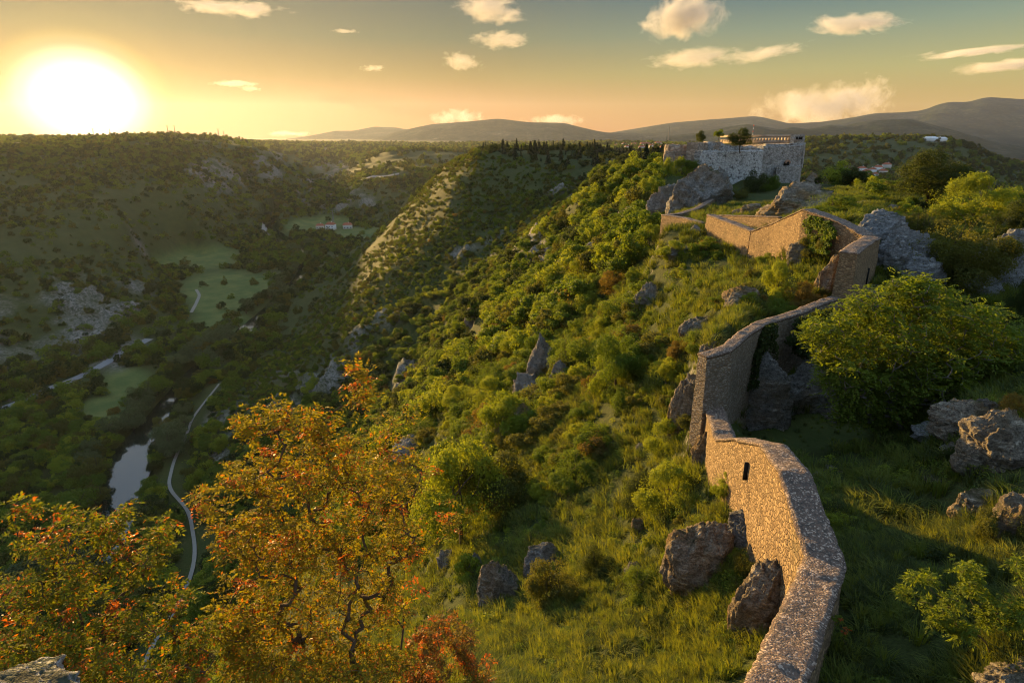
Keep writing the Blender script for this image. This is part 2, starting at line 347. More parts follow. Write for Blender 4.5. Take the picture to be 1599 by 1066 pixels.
# ---------------------------------------------------------------- foliage
def leafmat(name, c1, c2, trans=.42, tcol=None, accent=None, aw=.06, rough=.75):
    m, N = material(name)
    oi = N.new('ShaderNodeObjectInfo').outputs['Random']; ri = N.new('ShaderNodeNewGeometry').outputs['Random Per Island']
    f = N.math('ADD', N.math('MULTIPLY', oi, .6), N.math('MULTIPLY', ri, .45), clamp=True)
    c = N.mix(f, c1, c2)
    if accent:
        c = N.mix(N.ramp(N.math('FRACT', N.math('MULTIPLY', ri, 7.31)), [(1-aw-.02, 0), (1-aw, 1)]), c, accent)
    d = N.new('ShaderNodeBsdfPrincipled', ins={'Roughness': rough, 'Specular IOR Level': .18}); N.l.new(c, d.inputs['Base Color'])
    tc_ = N.mix(1.0, c, tcol or (1.85, 1.55, .38), 'MULTIPLY')
    t = N.new('ShaderNodeBsdfTranslucent'); N.l.new(tc_, t.inputs[0])
    mx = N.new('ShaderNodeMixShader', ins={0: trans, 1: d.outputs[0], 2: t.outputs[0]})
    N.new('ShaderNodeOutputMaterial', ins={0: mx.outputs[0]})
    M[name] = m; return m
leafmat('leaf_green', (.062, .112, .014), (.13, .18, .022))
leafmat('leaf_bright', (.13, .19, .018), (.22, .26, .028))
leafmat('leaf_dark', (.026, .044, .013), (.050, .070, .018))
leafmat('leaf_olive', (.06, .078, .018), (.115, .12, .026))
leafmat('leaf_rust', (.11, .085, .022), (.17, .125, .028))
leafmat('leaf_willow', (.075, .10, .045), (.13, .155, .065), tcol=(1.3, 1.3, .8))
leafmat('leaf_pine', (.018, .032, .014), (.034, .048, .018), .15)
leafmat('leaf_pistachio', (.09, .13, .015), (.255, .205, .02), .45, (1.5, 1.35, .3), accent=(.42, .14, .02), aw=.08, rough=.8)
leafmat('leaf_red', (.36, .06, .018), (.42, .17, .02), .42, (1.4, .9, .4), rough=.5)
leafmat('leaf_walnut', (.090, .135, .016), (.155, .19, .024), .45, (1.65, 1.52, .4))
leafmat('grass_blade', (.07, .115, .018), (.17, .19, .035), .38)
leafmat('grass_dark', (.035, .055, .014), (.07, .085, .022), .3)
def barkmat(name, a, b):
    m, N = material(name); p_ = N.new('ShaderNodeNewGeometry').outputs['Position']
    n = N.noise(p_, 30, 4, .7); M[name] = finish(m, N, N.mix(n, a, b), .95, n, .02, .7, .1)
barkmat('bark', (.05, .035, .022), (.12, .09, .06))
barkmat('bark_grey', (.10, .085, .07), (.24, .21, .18))

def leaf_quads(C, Nn, size, r, aspect=.55, curl=.18, axis=None):
    """diamond leaves at C facing Nn"""
    n = len(C); Nn = Nn/np.maximum(np.linalg.norm(Nn, axis=1, keepdims=True), 1e-6)
    t = r.normal(size=(n, 3)) if axis is None else np.array(axis, float); t -= Nn*(t*Nn).sum(1, keepdims=True); t /= np.maximum(np.linalg.norm(t, axis=1, keepdims=True), 1e-6)
    b = np.cross(Nn, t); s = np.asarray(size)
    if s.ndim == 0: s = np.full(n, float(s))
    s = (s*r.uniform(.65, 1.3, n))[:, None]
    V = np.stack([C-t*s*.5, C+b*s*aspect*.5 + Nn*s*curl*.3, C+t*s*.5 - Nn*s*curl, C-b*s*aspect*.5 + Nn*s*curl*.3], 1).reshape(-1, 3)
    return V, np.arange(4*n).reshape(n, 4)
def crown_pts(n, r, kind='bush'):
    """points and outward normals on a lumpy crown about 1 wide, 1 high, foot at z=0"""
    if kind == 'conifer':
        h = r.uniform(0, 1, n)**1.35; ring = np.floor(h*9)/9; a = r.uniform(0, 6.283, n)
        rad = (1-h)*.30*(.55+.45*np.abs(np.sin(a*2.5+ring*40)))*np.sqrt(r.uniform(.15, 1, n)) + .01
        C = np.stack([np.cos(a)*rad, np.sin(a)*rad, .08+.92*h-rad*.35], -1)
        Nn = np.stack([np.cos(a)*.6, np.sin(a)*.6, np.full(n, .7)], -1)+r.normal(size=(n, 3))*.4
        return C, Nn
    k = {'bush': 15, 'tree': 20, 'tall': 14, 'umbrella': 12}[kind]
    cs = []
    for i in range(k):
        a = r.uniform(0, 6.283); q = math.sqrt(r.uniform(.02, 1))
        if kind == 'bush': cs.append((math.cos(a)*q*.44, math.sin(a)*q*.40, r.uniform(.08, .85)*(1-.5*q), r.uniform(.08, .22)))
        elif kind == 'tree': cs.append((math.cos(a)*q*.42, math.sin(a)*q*.38, .32+r.uniform(0, .56)*(1-.5*q), r.uniform(.07, .19)))
        elif kind == 'tall': cs.append((math.cos(a)*q*.2, math.sin(a)*q*.2, r.uniform(.2, .85), r.uniform(.10, .17)))
        else: cs.append((math.cos(a)*q*.45, math.sin(a)*q*.45, .62+r.uniform(0, .2)*(1-q*.7), r.uniform(.11, .17)))
    cs = np.array(cs); wgt = cs[:, 3]**2; ci = r.choice(k, n, p=wgt/wgt.sum())
    d = r.normal(size=(n, 3)); d[:, 2] += .35; d /= np.linalg.norm(d, axis=1, keepdims=True)
    lump = 1+.28*np.sin(d[:, 0]*7+ci)*np.sin(d[:, 1]*6+2*ci)
    rr = cs[ci, 3]*lump*(r.uniform(.55, 1.08, n)**.6)
    C = cs[ci, :3] + d*rr[:, None]*np.array([1, 1, .85]); C[:, 2] = np.maximum(C[:, 2], .01)
    return C, d + r.normal(size=(n, 3))*.55
def crown_mesh(name, kind, n, leaf, seed, mat, spray=0):
    r = np.random.default_rng(seed); C, Nn = crown_pts(n, r, kind)
    if spray:                                            # loose outer twigs of leaves
        C2, N2 = crown_pts(spray, r, kind); cen = np.array([0, 0, .5]); C2 = cen+(C2-cen)*r.uniform(1.02, 1.25, (spray, 1))
        C2[:, 2] = np.maximum(C2[:, 2], .02); C = np.concatenate([C, C2]); Nn = np.concatenate([Nn, N2])
    V, Fq = leaf_quads(C, Nn, leaf, r); return mesh_np(name, V, Fq, M[mat])
def tube(V, Fq, pts, rad, ns=6):
    """adds a tapering limb to lists V, Fq"""
    pts = np.asarray(pts, float); n = len(pts); T = np.gradient(pts, axis=0); T /= np.maximum(np.linalg.norm(T, axis=1, keepdims=True), 1e-9)
    up = np.where(np.abs(T[:, 2:3]) > .9, np.array([[1., 0, 0]]), np.array([[0, 0, 1.]])); B = np.cross(T, up); B /= np.linalg.norm(B, axis=1, keepdims=True); U = np.cross(B, T)
    a = np.arange(ns)/ns*2*math.pi; rad = np.asarray(rad, float)
    ring = pts[:, None]+rad[:, None, None]*(np.cos(a)[None, :, None]*B[:, None]+np.sin(a)[None, :, None]*U[:, None])
    off = sum(len(v) for v in V); V.append(ring.reshape(-1, 3)); Fq.append(grid_faces(n, ns, True)+off)
def bend(p, q, r, amt=.12, n=7):
    p = np.asarray(p, float); q = np.asarray(q, float); t = np.linspace(0, 1, n)[:, None]; L = np.linalg.norm(q-p)
    w_ = r.normal(size=3)*L*amt; w2 = r.normal(size=3)*L*amt*.6
    return p+(q-p)*t + w_*np.sin(t*math.pi) + w2*np.sin(t*2*math.pi)
def trunk_mesh(name, seed, h0=.45, rad=.028, limbs=6, mat='bark'):
    r = np.random.default_rng(seed); V, Fq = [], []
    top = np.array([r.normal()*.04, r.normal()*.04, h0]); tp = bend((0, 0, -.06), top, r, .06)
    tube(V, Fq, tp, np.linspace(rad*1.3, rad*.8, 7))
    for i in range(limbs):
        a = i/limbs*6.283+r.uniform(-.4, .4); s0 = tp[r.integers(3, 7)]
        e = np.array([math.cos(a)*r.uniform(.15, .34), math.sin(a)*r.uniform(.15, .34), h0+(.87-h0)*r.uniform(.15, 1)])
        tube(V, Fq, bend(s0, e, r, .1), np.linspace(rad*.55, rad*.1, 7), 5)
    return mesh_np(name, np.concatenate(V), np.concatenate(Fq), M[mat], True)
PROTO = {}                                               # kind -> list of (crown mesh, trunk mesh)
def proto(key, kind, n, leaf, mats, seeds, spray=0, th=.45, tr=.028):
    PROTO[key] = []
    for i, s in enumerate(seeds):
        PROTO[key].append((crown_mesh('crown', kind, n, leaf, s, mats[i % len(mats)], spray), trunk_mesh('trunk', s+900, th, tr)))
proto('bush_near', 'bush', 9000, .036, ['leaf_green', 'leaf_bright', 'leaf_olive', 'leaf_green', 'leaf_bright', 'leaf_rust'], [1, 2, 3, 4, 5, 6], 500, .25, .014)
proto('tree_near', 'tree', 9500, .032, ['leaf_bright', 'leaf_green', 'leaf_bright', 'leaf_olive'], [11, 12, 13, 14], 500, .40, .02)
proto('bush_mid', 'bush', 2600, .062, ['leaf_green', 'leaf_bright', 'leaf_olive', 'leaf_green', 'leaf_bright', 'leaf_rust', 'leaf_dark'], [21, 22, 23, 24, 25, 26, 27], 80, .25, .02)
proto('tree_mid', 'tree', 2800, .058, ['leaf_green', 'leaf_bright', 'leaf_dark', 'leaf_olive', 'leaf_green'], [31, 32, 33, 34, 35], 80)
proto('pine_mid', 'conifer', 2600, .055, ['leaf_pine'], [41, 42], 0, .8, .018)
proto('willow', 'tree', 3600, .05, ['leaf_willow', 'leaf_green', 'leaf_willow', 'leaf_dark', 'leaf_olive'], [51, 52, 53, 54, 55], 60, .35, .022)
proto('far', 'bush', 620, .115, ['leaf_green', 'leaf_dark', 'leaf_olive', 'leaf_dark', 'leaf_green', 'leaf_olive'], [61, 62, 63, 64, 65, 66])
proto('far_pine', 'conifer', 420, .13, ['leaf_pine'], [71])

# ---------------------------------------------------------------- scattering
ROADS = {'valley_road': ([(-40,655),(0,641),(30,630),(52,621),(75,608),(110,596),(150,577),(185,557),(205,545),(236,529)], 2.6),
 'meadow_lane': ([(298,490),(306,476),(312,462),(306,452)], 1.1),
 'river_path': ([(215,1066),(240,1000),(272,960),(300,900),(306,860),(296,800),(262,762),(272,720),(292,680),(300,655),(345,598)], .55),
 'village_lane': ([(440,381),(425,372),(412,362),(413,354),(424,349)], 3.0)}
RD = {}
for k, (pp, w_) in ROADS.items(): RD[k] = [tuple(hit(*q)[:2]) for q in pp]
HILLROAD = [tuple(hit(*q)[:2]) for q in [(568,281),(580,277),(598,277),(612,275),(628,273)]]
WALLPX = [(1213,1066,7.6),(1262,945,10),(1288,880,11.6),(1240,740,14.3),(1207,698,16.4),(1165,688,18.7),(1134,690,20.8),(1121,656,23),(1112,628,24.9)]
run = np.maximum.accumulate(GZ2/GR, axis=0)
def scatter_band(r0, r1, step, dens, a0=-47, a1=47):
    n = int((R(a1-a0))*(r1*r1-r0*r0)/2/step**2)
    a = rng.uniform(R(a0), R(a1), n); r = np.sqrt(rng.uniform(r0*r0, r1*r1, n)); x = np.sin(a)*r; y = np.cos(a)*r
    z = grid_z(x, y); px, py = proj(x, y, z)
    rk = grid_z(x, y, rockmask); md = grid_z(x, y, mead)
    d, s, k = dens(x, y, z, px, py, r)
    d = d*np.where(md > .35, .03, 1)*np.where(rk > .5, .55, 1)
    d = d*(dist_poly(x, y, [q[:2] for q in RIV]) > 6.5+s*.2)
    for kk, pts in RD.items(): d = d*(dist_poly(x, y, pts) > 2.2+s*.38)
    d = d*(dist_poly(x, y, HILLROAD) > 14)
    vis = (z+s)/r > grid_z(x, y, run)-.0005
    ok = (rng.uniform(0, 1, n) < d) & vis & (px > -60) & (px < W0+60) & (py < H0+60)
    return x[ok], y[ok], z[ok], s[ok], k[ok], px[ok], py[ok], r[ok]
def inpoly(px, py, poly):
    c = np.zeros(np.shape(px), bool); n = len(poly)
    for i in range(n):
        x0, y0 = poly[i]; x1, y1 = poly[(i+1) % n]
        c ^= ((y0 > py) != (y1 > py)) & (px < (x1-x0)*(py-y0)/(y1-y0+1e-9)+x0)
    return c
INSIDE = [(1300,1070),(1330,880),(1270,730),(1200,660),(1130,690),(1110,600),(1200,505),(1310,470),(1380,400),(1380,345),(1600,340),(1700,500),(1700,1100)]
ZIG = [(1020,392),(1030,350),(1110,330),(1130,290),(1300,290),(1400,330),(1370,480),(1310,480),(1290,430),(1150,405)]
GRASSY = [(1010,395),(1150,405),(1300,440),(1290,475),(1180,500),(1090,545),(1020,520),(1000,450)]
OPEN = [(620,1100),(640,1000),(760,960),(800,880),(830,790),(960,740),(1000,760),(900,860),(1060,930),(1180,1000),(1200,1100)]
CONIF = [(740,234),(1040,232),(1035,262),(900,262),(800,250)]
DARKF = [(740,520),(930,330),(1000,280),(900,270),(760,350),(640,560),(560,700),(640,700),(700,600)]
SPURT = [(730,240),(860,262),(940,300),(850,360),(760,420),(640,470),(560,560),(400,640),(330,660),(440,530),(600,370),(690,260)]
WALLXY = [tuple(at(*q)[:2]) for q in WALLPX]
def dens_near(x, y, z, px, py, r):
    n = len(x); g = fbm(x/7, y/7, 3, 91)
    d = np.full(n, .85)*np.clip(.95+g*1.4, .12, 1); s = (.6+3.0*rng.uniform(0, 1, n)**2)*np.clip(r/50, .5, 1)
    d[inpoly(px, py, INSIDE) & (r < 70)] = 0; d[inpoly(px, py, ZIG)] = 0; d[inpoly(px, py, GRASSY)] *= .5; s[inpoly(px, py, GRASSY)] *= .42
    o = inpoly(px, py, OPEN); d[o] *= .34; s[o] *= .42
    d[(px < 700) & (py > 880)] = 0; d[(r < 14)] = 0
    d[dist_poly(x, y, WALLXY) < s*.5+.9] = 0
    k = rng.choice(6, n, p=[.26, .26, .18, .12, .1, .08])
    return d, s, k
def dens_mid(x, y, z, px, py, r):
    n = len(x); d = np.full(n, .9)*np.clip(1.0+fbm(x/18, y/18, 3, 92)*1.2, .2, 1); s = rng.uniform(3.0, 5.8, n)
    k = rng.choice(12, n, p=[.15, .10, .08, .13, .07, .03, .09, .12, .07, .08, .04, .04])
    d[inpoly(px, py, ZIG)] = 0
    d[(px > 1030) & (px < 1300) & (r < 200)] *= .0
    d[(px > 1300) & (r < 130)] *= .8; s[(px > 1300) & (r < 130)] *= .5
    sp = inpoly(px, py, SPURT); s[sp] *= rng.uniform(.25, .6, sp.sum()); d[sp] = np.minimum(d[sp]*1.2, 1)
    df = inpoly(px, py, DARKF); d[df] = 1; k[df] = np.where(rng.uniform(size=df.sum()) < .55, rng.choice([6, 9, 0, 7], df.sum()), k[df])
    c = inpoly(px, py, CONIF); d[c] = .9; k[c] = np.where(rng.uniform(size=c.sum()) < .55, 12+rng.integers(0, 2, c.sum()), 9); s[c] = rng.uniform(4, 7, c.sum())
    fl = z < FLOOR+4; s[fl] = rng.uniform(4, 7.5, fl.sum())
    return d, s, k
def dens_far(x, y, z, px, py, r):
    n = len(x); d = np.clip(.9+fbm(x/45, y/45, 4, 93)*2.0, .18, 1); s = (2.6+6.2*rng.uniform(0, 1, n)**1.7)*np.clip(r/900, .75, 1.1)
    k = rng.choice(6, n, p=[.24, .22, .2, .16, .14, .04])
    sp = inpoly(px, py, SPURT); s[sp] *= rng.uniform(.25, .55, sp.sum())
    c = inpoly(px, py, CONIF) & (r > 330); k[c] = np.where(rng.uniform(size=c.sum()) < .6, 6, 1); s[c] *= 1.15
    fl = z < FLOOR+4; s[fl] = rng.uniform(6, 10, fl.sum())
    return d, s, k
def dens_vfar(x, y, z, px, py, r):
    n = len(x); d = np.full(n, .8)*np.clip(.8+fbm(x/250, y/250, 3, 94)*1.6, .1, 1); s = rng.uniform(7, 13, n)*np.clip(r/1500, 1, 2)
    k = rng.choice(6, n, p=[.2, .3, .12, .25, .11, .02]); return d, s, k
S_near = scatter_band(13, 75, 1.25, dens_near)
S_mid = scatter_band(75, 330, 3.1, dens_mid)
def dens_spur(x, y, z, px, py, r):
    n = len(x); d = np.clip(.8+fbm(x/14, y/14, 3, 97)*.9, .1, 1)*inpoly(px, py, SPURT); return d, rng.uniform(1.0, 2.6, n), rng.choice([0, 1, 2, 3, 0, 2, 7, 10], n)
def dens_spur_far(x, y, z, px, py, r):
    d, s, k = dens_spur(x, y, z, px, py, r); return d, s, rng.choice([0, 2, 1, 4, 5], len(x))
def both(a, b): return tuple(np.concatenate([p, q]) for p, q in zip(a, b))
S_mid = both(S_mid, scatter_band(190, 330, 2.5, dens_spur, -28, 12))
S_far = scatter_band(330, 1150, 5.2, dens_far)
S_far = both(S_far, scatter_band(330, 520, 2.7, dens_spur_far, -28, 12))
S_vf = scatter_band(1150, 3600, 15, dens_vfar)
def gn_scatter(name, x, y, z, s, k, keys, label, cat):
    """a wood that reads as one mass: instances of the prototype trees on points"""
    col = bpy.data.collections.new(name+'_kinds'); cnt = 0; remap = []
    for key in keys:
        for cm, tm in PROTO[key]:
            o = bpy.data.objects.new('tree_kind_%02d' % cnt, cm); col.objects.link(o); cnt += 1
    n = len(x); me = bpy.data.meshes.new(name); me.vertices.add(n); me.vertices.foreach_set('co', np.stack([x, y, z-.05*s], -1).astype(np.float32).ravel())
    for an, av in (('scl', s*rng.uniform(.85, 1.15, n)), ('wid', s*rng.uniform(.85, 1.35, n)), ('rot', rng.uniform(0, 6.283, n))):
        a = me.attributes.new(an, 'FLOAT', 'POINT'); a.data.foreach_set('value', av.astype(np.float32))
    a = me.attributes.new('kidx', 'INT', 'POINT'); a.data.foreach_set('value', k.astype(np.int32))
    o = link(name, me, kind='stuff'); o['label'] = label
    t = bpy.data.node_groups.new(name, 'GeometryNodeTree'); t.interface.new_socket('Geometry', in_out='INPUT', socket_type='NodeSocketGeometry'); t.interface.new_socket('Geometry', in_out='OUTPUT', socket_type='NodeSocketGeometry')
    G = NT(t); gi = G.new('NodeGroupInput'); go = G.new('NodeGroupOutput')
    ci = G.new('GeometryNodeCollectionInfo'); ci.inputs[0].default_value = col; ci.inputs[1].default_value = True; ci.inputs[2].default_value = True
    def na(nm, dt): nd = G.new('GeometryNodeInputNamedAttribute', data_type=dt); nd.inputs[0].default_value = nm; return nd.outputs[0]
    cr = G.new('ShaderNodeCombineXYZ'); t.links.new(na('rot', 'FLOAT'), cr.inputs[2])
    cs = G.new('ShaderNodeCombineXYZ'); wd = na('wid', 'FLOAT'); t.links.new(wd, cs.inputs[0]); t.links.new(wd, cs.inputs[1]); t.links.new(na('scl', 'FLOAT'), cs.inputs[2])
    ip = G.new('GeometryNodeInstanceOnPoints'); t.links.new(gi.outputs[0], ip.inputs['Points']); t.links.new(ci.outputs[0], ip.inputs['Instance'])
    ip.inputs['Pick Instance'].default_value = True; t.links.new(na('kidx', 'INT'), ip.inputs['Instance Index'])
    t.links.new(cr.outputs[0], ip.inputs['Rotation']); t.links.new(cs.outputs[0], ip.inputs['Scale']); t.links.new(ip.outputs[0], go.inputs[0])
    md = o.modifiers.new('scatter', 'NODES'); md.node_group = t
    return o
def plant(name, key, idx, loc, s, wid=None, rot=None, label=None, cat='bush', group=None, trunk=True, parts=('crown', 'trunk')):
    e = bpy.data.objects.new(name, None); root_col.objects.link(e); e.location = loc; e.scale = (wid or s, wid or s, s); e.rotation_euler[2] = rng.uniform(0, 6.28) if rot is None else rot
    e['label'] = label; e['category'] = cat
    if group: e['group'] = group
    cm, tm = PROTO[key][idx % len(PROTO[key])]
    link(parts[0], cm, e)
    if trunk: link(parts[1], tm, e)
    return e
MATN = {'leaf_green': 'mid green', 'leaf_bright': 'bright yellow-green', 'leaf_dark': 'dark green', 'leaf_olive': 'olive', 'leaf_rust': 'rusty brown', 'leaf_willow': 'grey-green', 'leaf_pine': 'blackish green', 'leaf_walnut': 'fresh green'}
def colour_of(key, i): return MATN[PROTO[key][i % len(PROTO[key])][0].materials[0].name]
# nearest bushes: each a thing; the rest of the hillside wood as masses
x, y, z, s, k, px, py, r = S_near
order = np.argsort(-s/r); NI = 270; print('near', len(x), 'mid', len(S_mid[0]), 'far', len(S_far[0]), 'vf', len(S_vf[0]))
def where_near(px, py):
    if py < 480: return 'grassy slope below the upper wall'
    if px > 1000: return 'rocky bank just outside the curved wall'
    if py > 880: return 'open grass at the foot of the slope'
    if px > 820: return 'sunlit middle of the near slope'
    return 'lower edge of the near slope above the ravine'
for j in order[:NI]:
    kk = int(k[j]); key = 'bush_near' if (kk != 1 or s[j] < 2.2) else 'tree_near'
    big = 'small' if s[j] < 1.4 else ('medium-sized' if s[j] < 2.4 else 'large')
    wn = where_near(px[j], py[j]); cn = colour_of(key, kk)
    plant('bush' if key == 'bush_near' else 'small_tree', key, kk, (x[j], y[j], z[j]-.05*s[j]), s[j]*rng.uniform(.8, 1.1), s[j]*rng.uniform(.9, 1.35), label=f'{big} {cn} bush on the {wn}' if key == 'bush_near' else f'{big} round-headed {cn} tree on the {wn}', cat='bush' if key == 'bush_near' else 'tree', group=('bushes' if key == 'bush_near' else 'trees')+' on the '+wn, parts=('foliage', 'stems') if key == 'bush_near' else ('crown', 'trunk'))
rest = order[NI:]
gn_scatter('undergrowth', x[rest], y[rest], z[rest], s[rest], k[rest], ['bush_near'], 'low green bushes filling the near slope between the larger ones', 'bushes')
x, y, z, s, k, px, py, r = S_mid
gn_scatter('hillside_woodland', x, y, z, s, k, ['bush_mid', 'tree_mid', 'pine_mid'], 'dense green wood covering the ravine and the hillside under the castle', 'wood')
x, y, z, s, k, px, py, r = S_far
gn_scatter('valley_woodland', x, y, z, s, k, ['far', 'far_pine'], 'hazy dark wood on the valley floor and the long slope under the sun', 'wood')
x, y, z, s, k, px, py, r = S_vf
gn_scatter('distant_woodland', x, y, z, s, k, ['far', 'far_pine'], 'scattered far trees on the plateaus and the dark hill', 'wood')
# ---------------------------------------------------------------- stone
def masonry(name, cell=(5.6, 9.6), cols=((.27, .18, .095), (.43, .30, .165), (.19, .125, .07)), mortar=(.17, .12, .07), bump=.05, white=0):
    m, N = material(name); uvn = N.new('ShaderNodeUVMap').outputs[0]; pos = N.new('ShaderNodeNewGeometry').outputs['Position']
    nz = N.noise(uvn, 2.2, 5, .6, out=1); mp = N.new('ShaderNodeMapping', ins={0: uvn}); mp.inputs['Scale'].default_value = (*cell, 1)
    wv = N.mix(.22, mp.outputs[0], nz, 'LINEAR_LIGHT')
    v1 = N.new('ShaderNodeTexVoronoi', feature='DISTANCE_TO_EDGE', ins={'Vector': wv, 'Scale': 1.0}); v2 = N.new('ShaderNodeTexVoronoi', ins={'Vector': wv, 'Scale': 1.0})
    edge = N.ramp(v1.outputs['Distance'], [(.0, 0), (.16, 1)]); cs = N.new('ShaderNodeSeparateColor', ins={0: v2.outputs['Color']})
    n1 = N.noise(pos, 2.2, 6, .65); n2 = N.noise(pos, 18, 5, .65); n3 = N.noise(pos, .5, 4, .6)
    c = N.mix(cs.outputs[0], cols[0], cols[1]); c = N.mix(N.ramp(cs.outputs[1], [(.75, 0), (.85, 1)]), c, cols[2])
    c = N.mix(N.ramp(n2, [(.38, .6), (.58, 0)]), c, (.12, .10, .08))
    c = N.mix(edge, mortar, c)
    if white: c = N.mix(N.math('MULTIPLY', N.ramp(n1, [(.42, 1), (.56, 0)]), white), c, (.62, .62, .60))
    c = N.mix(N.ramp(n3, [(.55, 0), (.75, .5)]), c, (.10, .095, .06))
    h = N.math('ADD', N.math('ADD', N.math('MULTIPLY', edge, .6), N.math('MULTIPLY', n2, .5)), N.math('MULTIPLY', cs.outputs[2], .3))
    M[name] = finish(m, N, c, .95, h, bump, 1.0, .1); return M[name]
masonry('masonry')
masonry('masonry_fine', (5.5, 9.5), ((.27, .22, .17), (.40, .34, .26), (.20, .17, .13)))
masonry('castle_stone', (1.3, 2.1), ((.34, .33, .31), (.50, .48, .45), (.16, .15, .14)), (.20, .19, .17), .15, .35)
masonry('castle_whitewash', (1.2, 1.9), ((.60, .60, .60), (.70, .70, .70), (.10, .10, .10)), (.30, .30, .29), .2, .9)
masonry('castle_warm', (.9, 1.4), ((.42, .33, .25), (.55, .44, .34), (.30, .22, .16)), (.25, .2, .15), .15)
m, N = material('coping'); pos = N.new('ShaderNodeNewGeometry').outputs['Position']
v = N.new('ShaderNodeTexVoronoi', ins={'Vector': pos, 'Scale': 26.0}); sc_ = N.new('ShaderNodeSeparateColor', ins={0: v.outputs['Color']})
v3 = N.new('ShaderNodeTexVoronoi', feature='DISTANCE_TO_EDGE', ins={'Vector': N.mix(.12, pos, N.noise(pos, 3, 3, .6, out=1), 'LINEAR_LIGHT'), 'Scale': 1.5})
n1 = N.noise(pos, 3, 6, .7); n2 = N.noise(pos, 40, 4, .7); n3 = N.noise(pos, 9, 5, .7)
c = N.mix(n1, (.085, .058, .046), (.22, .15, .11)); c = N.mix(N.ramp(sc_.outputs[0], [(.66, 0), (.8, .8)]), c, (.46, .36, .28)); c = N.mix(N.ramp(sc_.outputs[1], [(.55, 0), (.8, .8)]), c, (.085, .07, .06))
c = N.mix(N.ramp(n3, [(.36, .8), (.48, 0)]), c, (.07, .06, .05)); c = N.mix(N.ramp(v3.outputs[0], [(.0, .8), (.03, 0)]), c, (.05, .045, .04))
h = N.math('ADD', N.math('MULTIPLY', n2, .5), N.math('ADD', N.math('MULTIPLY', n3, .9), N.math('MULTIPLY', v.outputs[0], -.6)))
M['coping'] = finish(m, N, c, .9, h, .035, 1, .15)
def rockmat(name, a, b, dk, lich=(.35, .20, .05), lw=.0, sc_=1.0):
    m, N = material(name); tcn = N.new('ShaderNodeNewGeometry'); pos = tcn.outputs['Position']
    n1 = N.noise(pos, 1.1*sc_, 8, .7); n2 = N.noise(pos, 6*sc_, 7, .72); n3 = N.noise(pos, .4*sc_, 5, .6); n4 = N.noise(pos, 22*sc_, 5, .7)
    c = N.mix(N.ramp(n1, [(.35, 0), (.6, 1)]), a, b); c = N.mix(N.ramp(n2, [(.36, .9), (.50, 0)]), c, dk)
    c = N.mix(N.ramp(n4, [(.40, .6), (.52, 0)]), c, dk)
    if lw: c = N.mix(N.ramp(n3, [(.48, 0), (.60, lw)]), c, lich)
    nz = N.new('ShaderNodeSeparateXYZ', ins={0: tcn.outputs['Normal']}).outputs[2]
    c = N.mix(N.math('MULTIPLY', N.ramp(nz, [(.72, 0), (.92, 1)]), N.ramp(n3, [(.46, 0), (.56, .85)])), c, (.07, .08, .022))
    mp = N.new('ShaderNodeMapping', ins={0: pos}); mp.inputs['Scale'].default_value = (1, 1, 3.2); mp.inputs['Rotation'].default_value = (.5, .35, 0)
    n5 = N.noise(mp.outputs[0], 1.4*sc_, 8, .72, .6); rid = N.math('ABSOLUTE', N.math('SUBTRACT', n5, .5)); ck = N.ramp(rid, [(0, 1), (.030, 0)])
    c = N.mix(N.math('MULTIPLY', ck, .6), c, (.045, .04, .034))
    h = N.math('ADD', N.math('ADD', N.math('MULTIPLY', n2, 1.1), N.math('MULTIPLY', n4, .4)), N.math('MULTIPLY', N.ramp(rid, [(0, 0), (.10, 1)]), .8))
    M[name] = finish(m, N, c, .95, h, .16/sc_, 1, .1)
rockmat('limestone', (.27, .26, .24), (.50, .48, .44), (.10, .095, .085), lw=.35)
rockmat('limestone_pale', (.36, .36, .36), (.58, .58, .57), (.14, .14, .14))
rockmat('limestone_warm', (.36, .30, .22), (.56, .48, .37), (.14, .11, .085), lw=.6)
rockmat('limestone_far', (.22, .21, .20), (.40, .385, .36), (.09, .085, .08), sc_=.35)

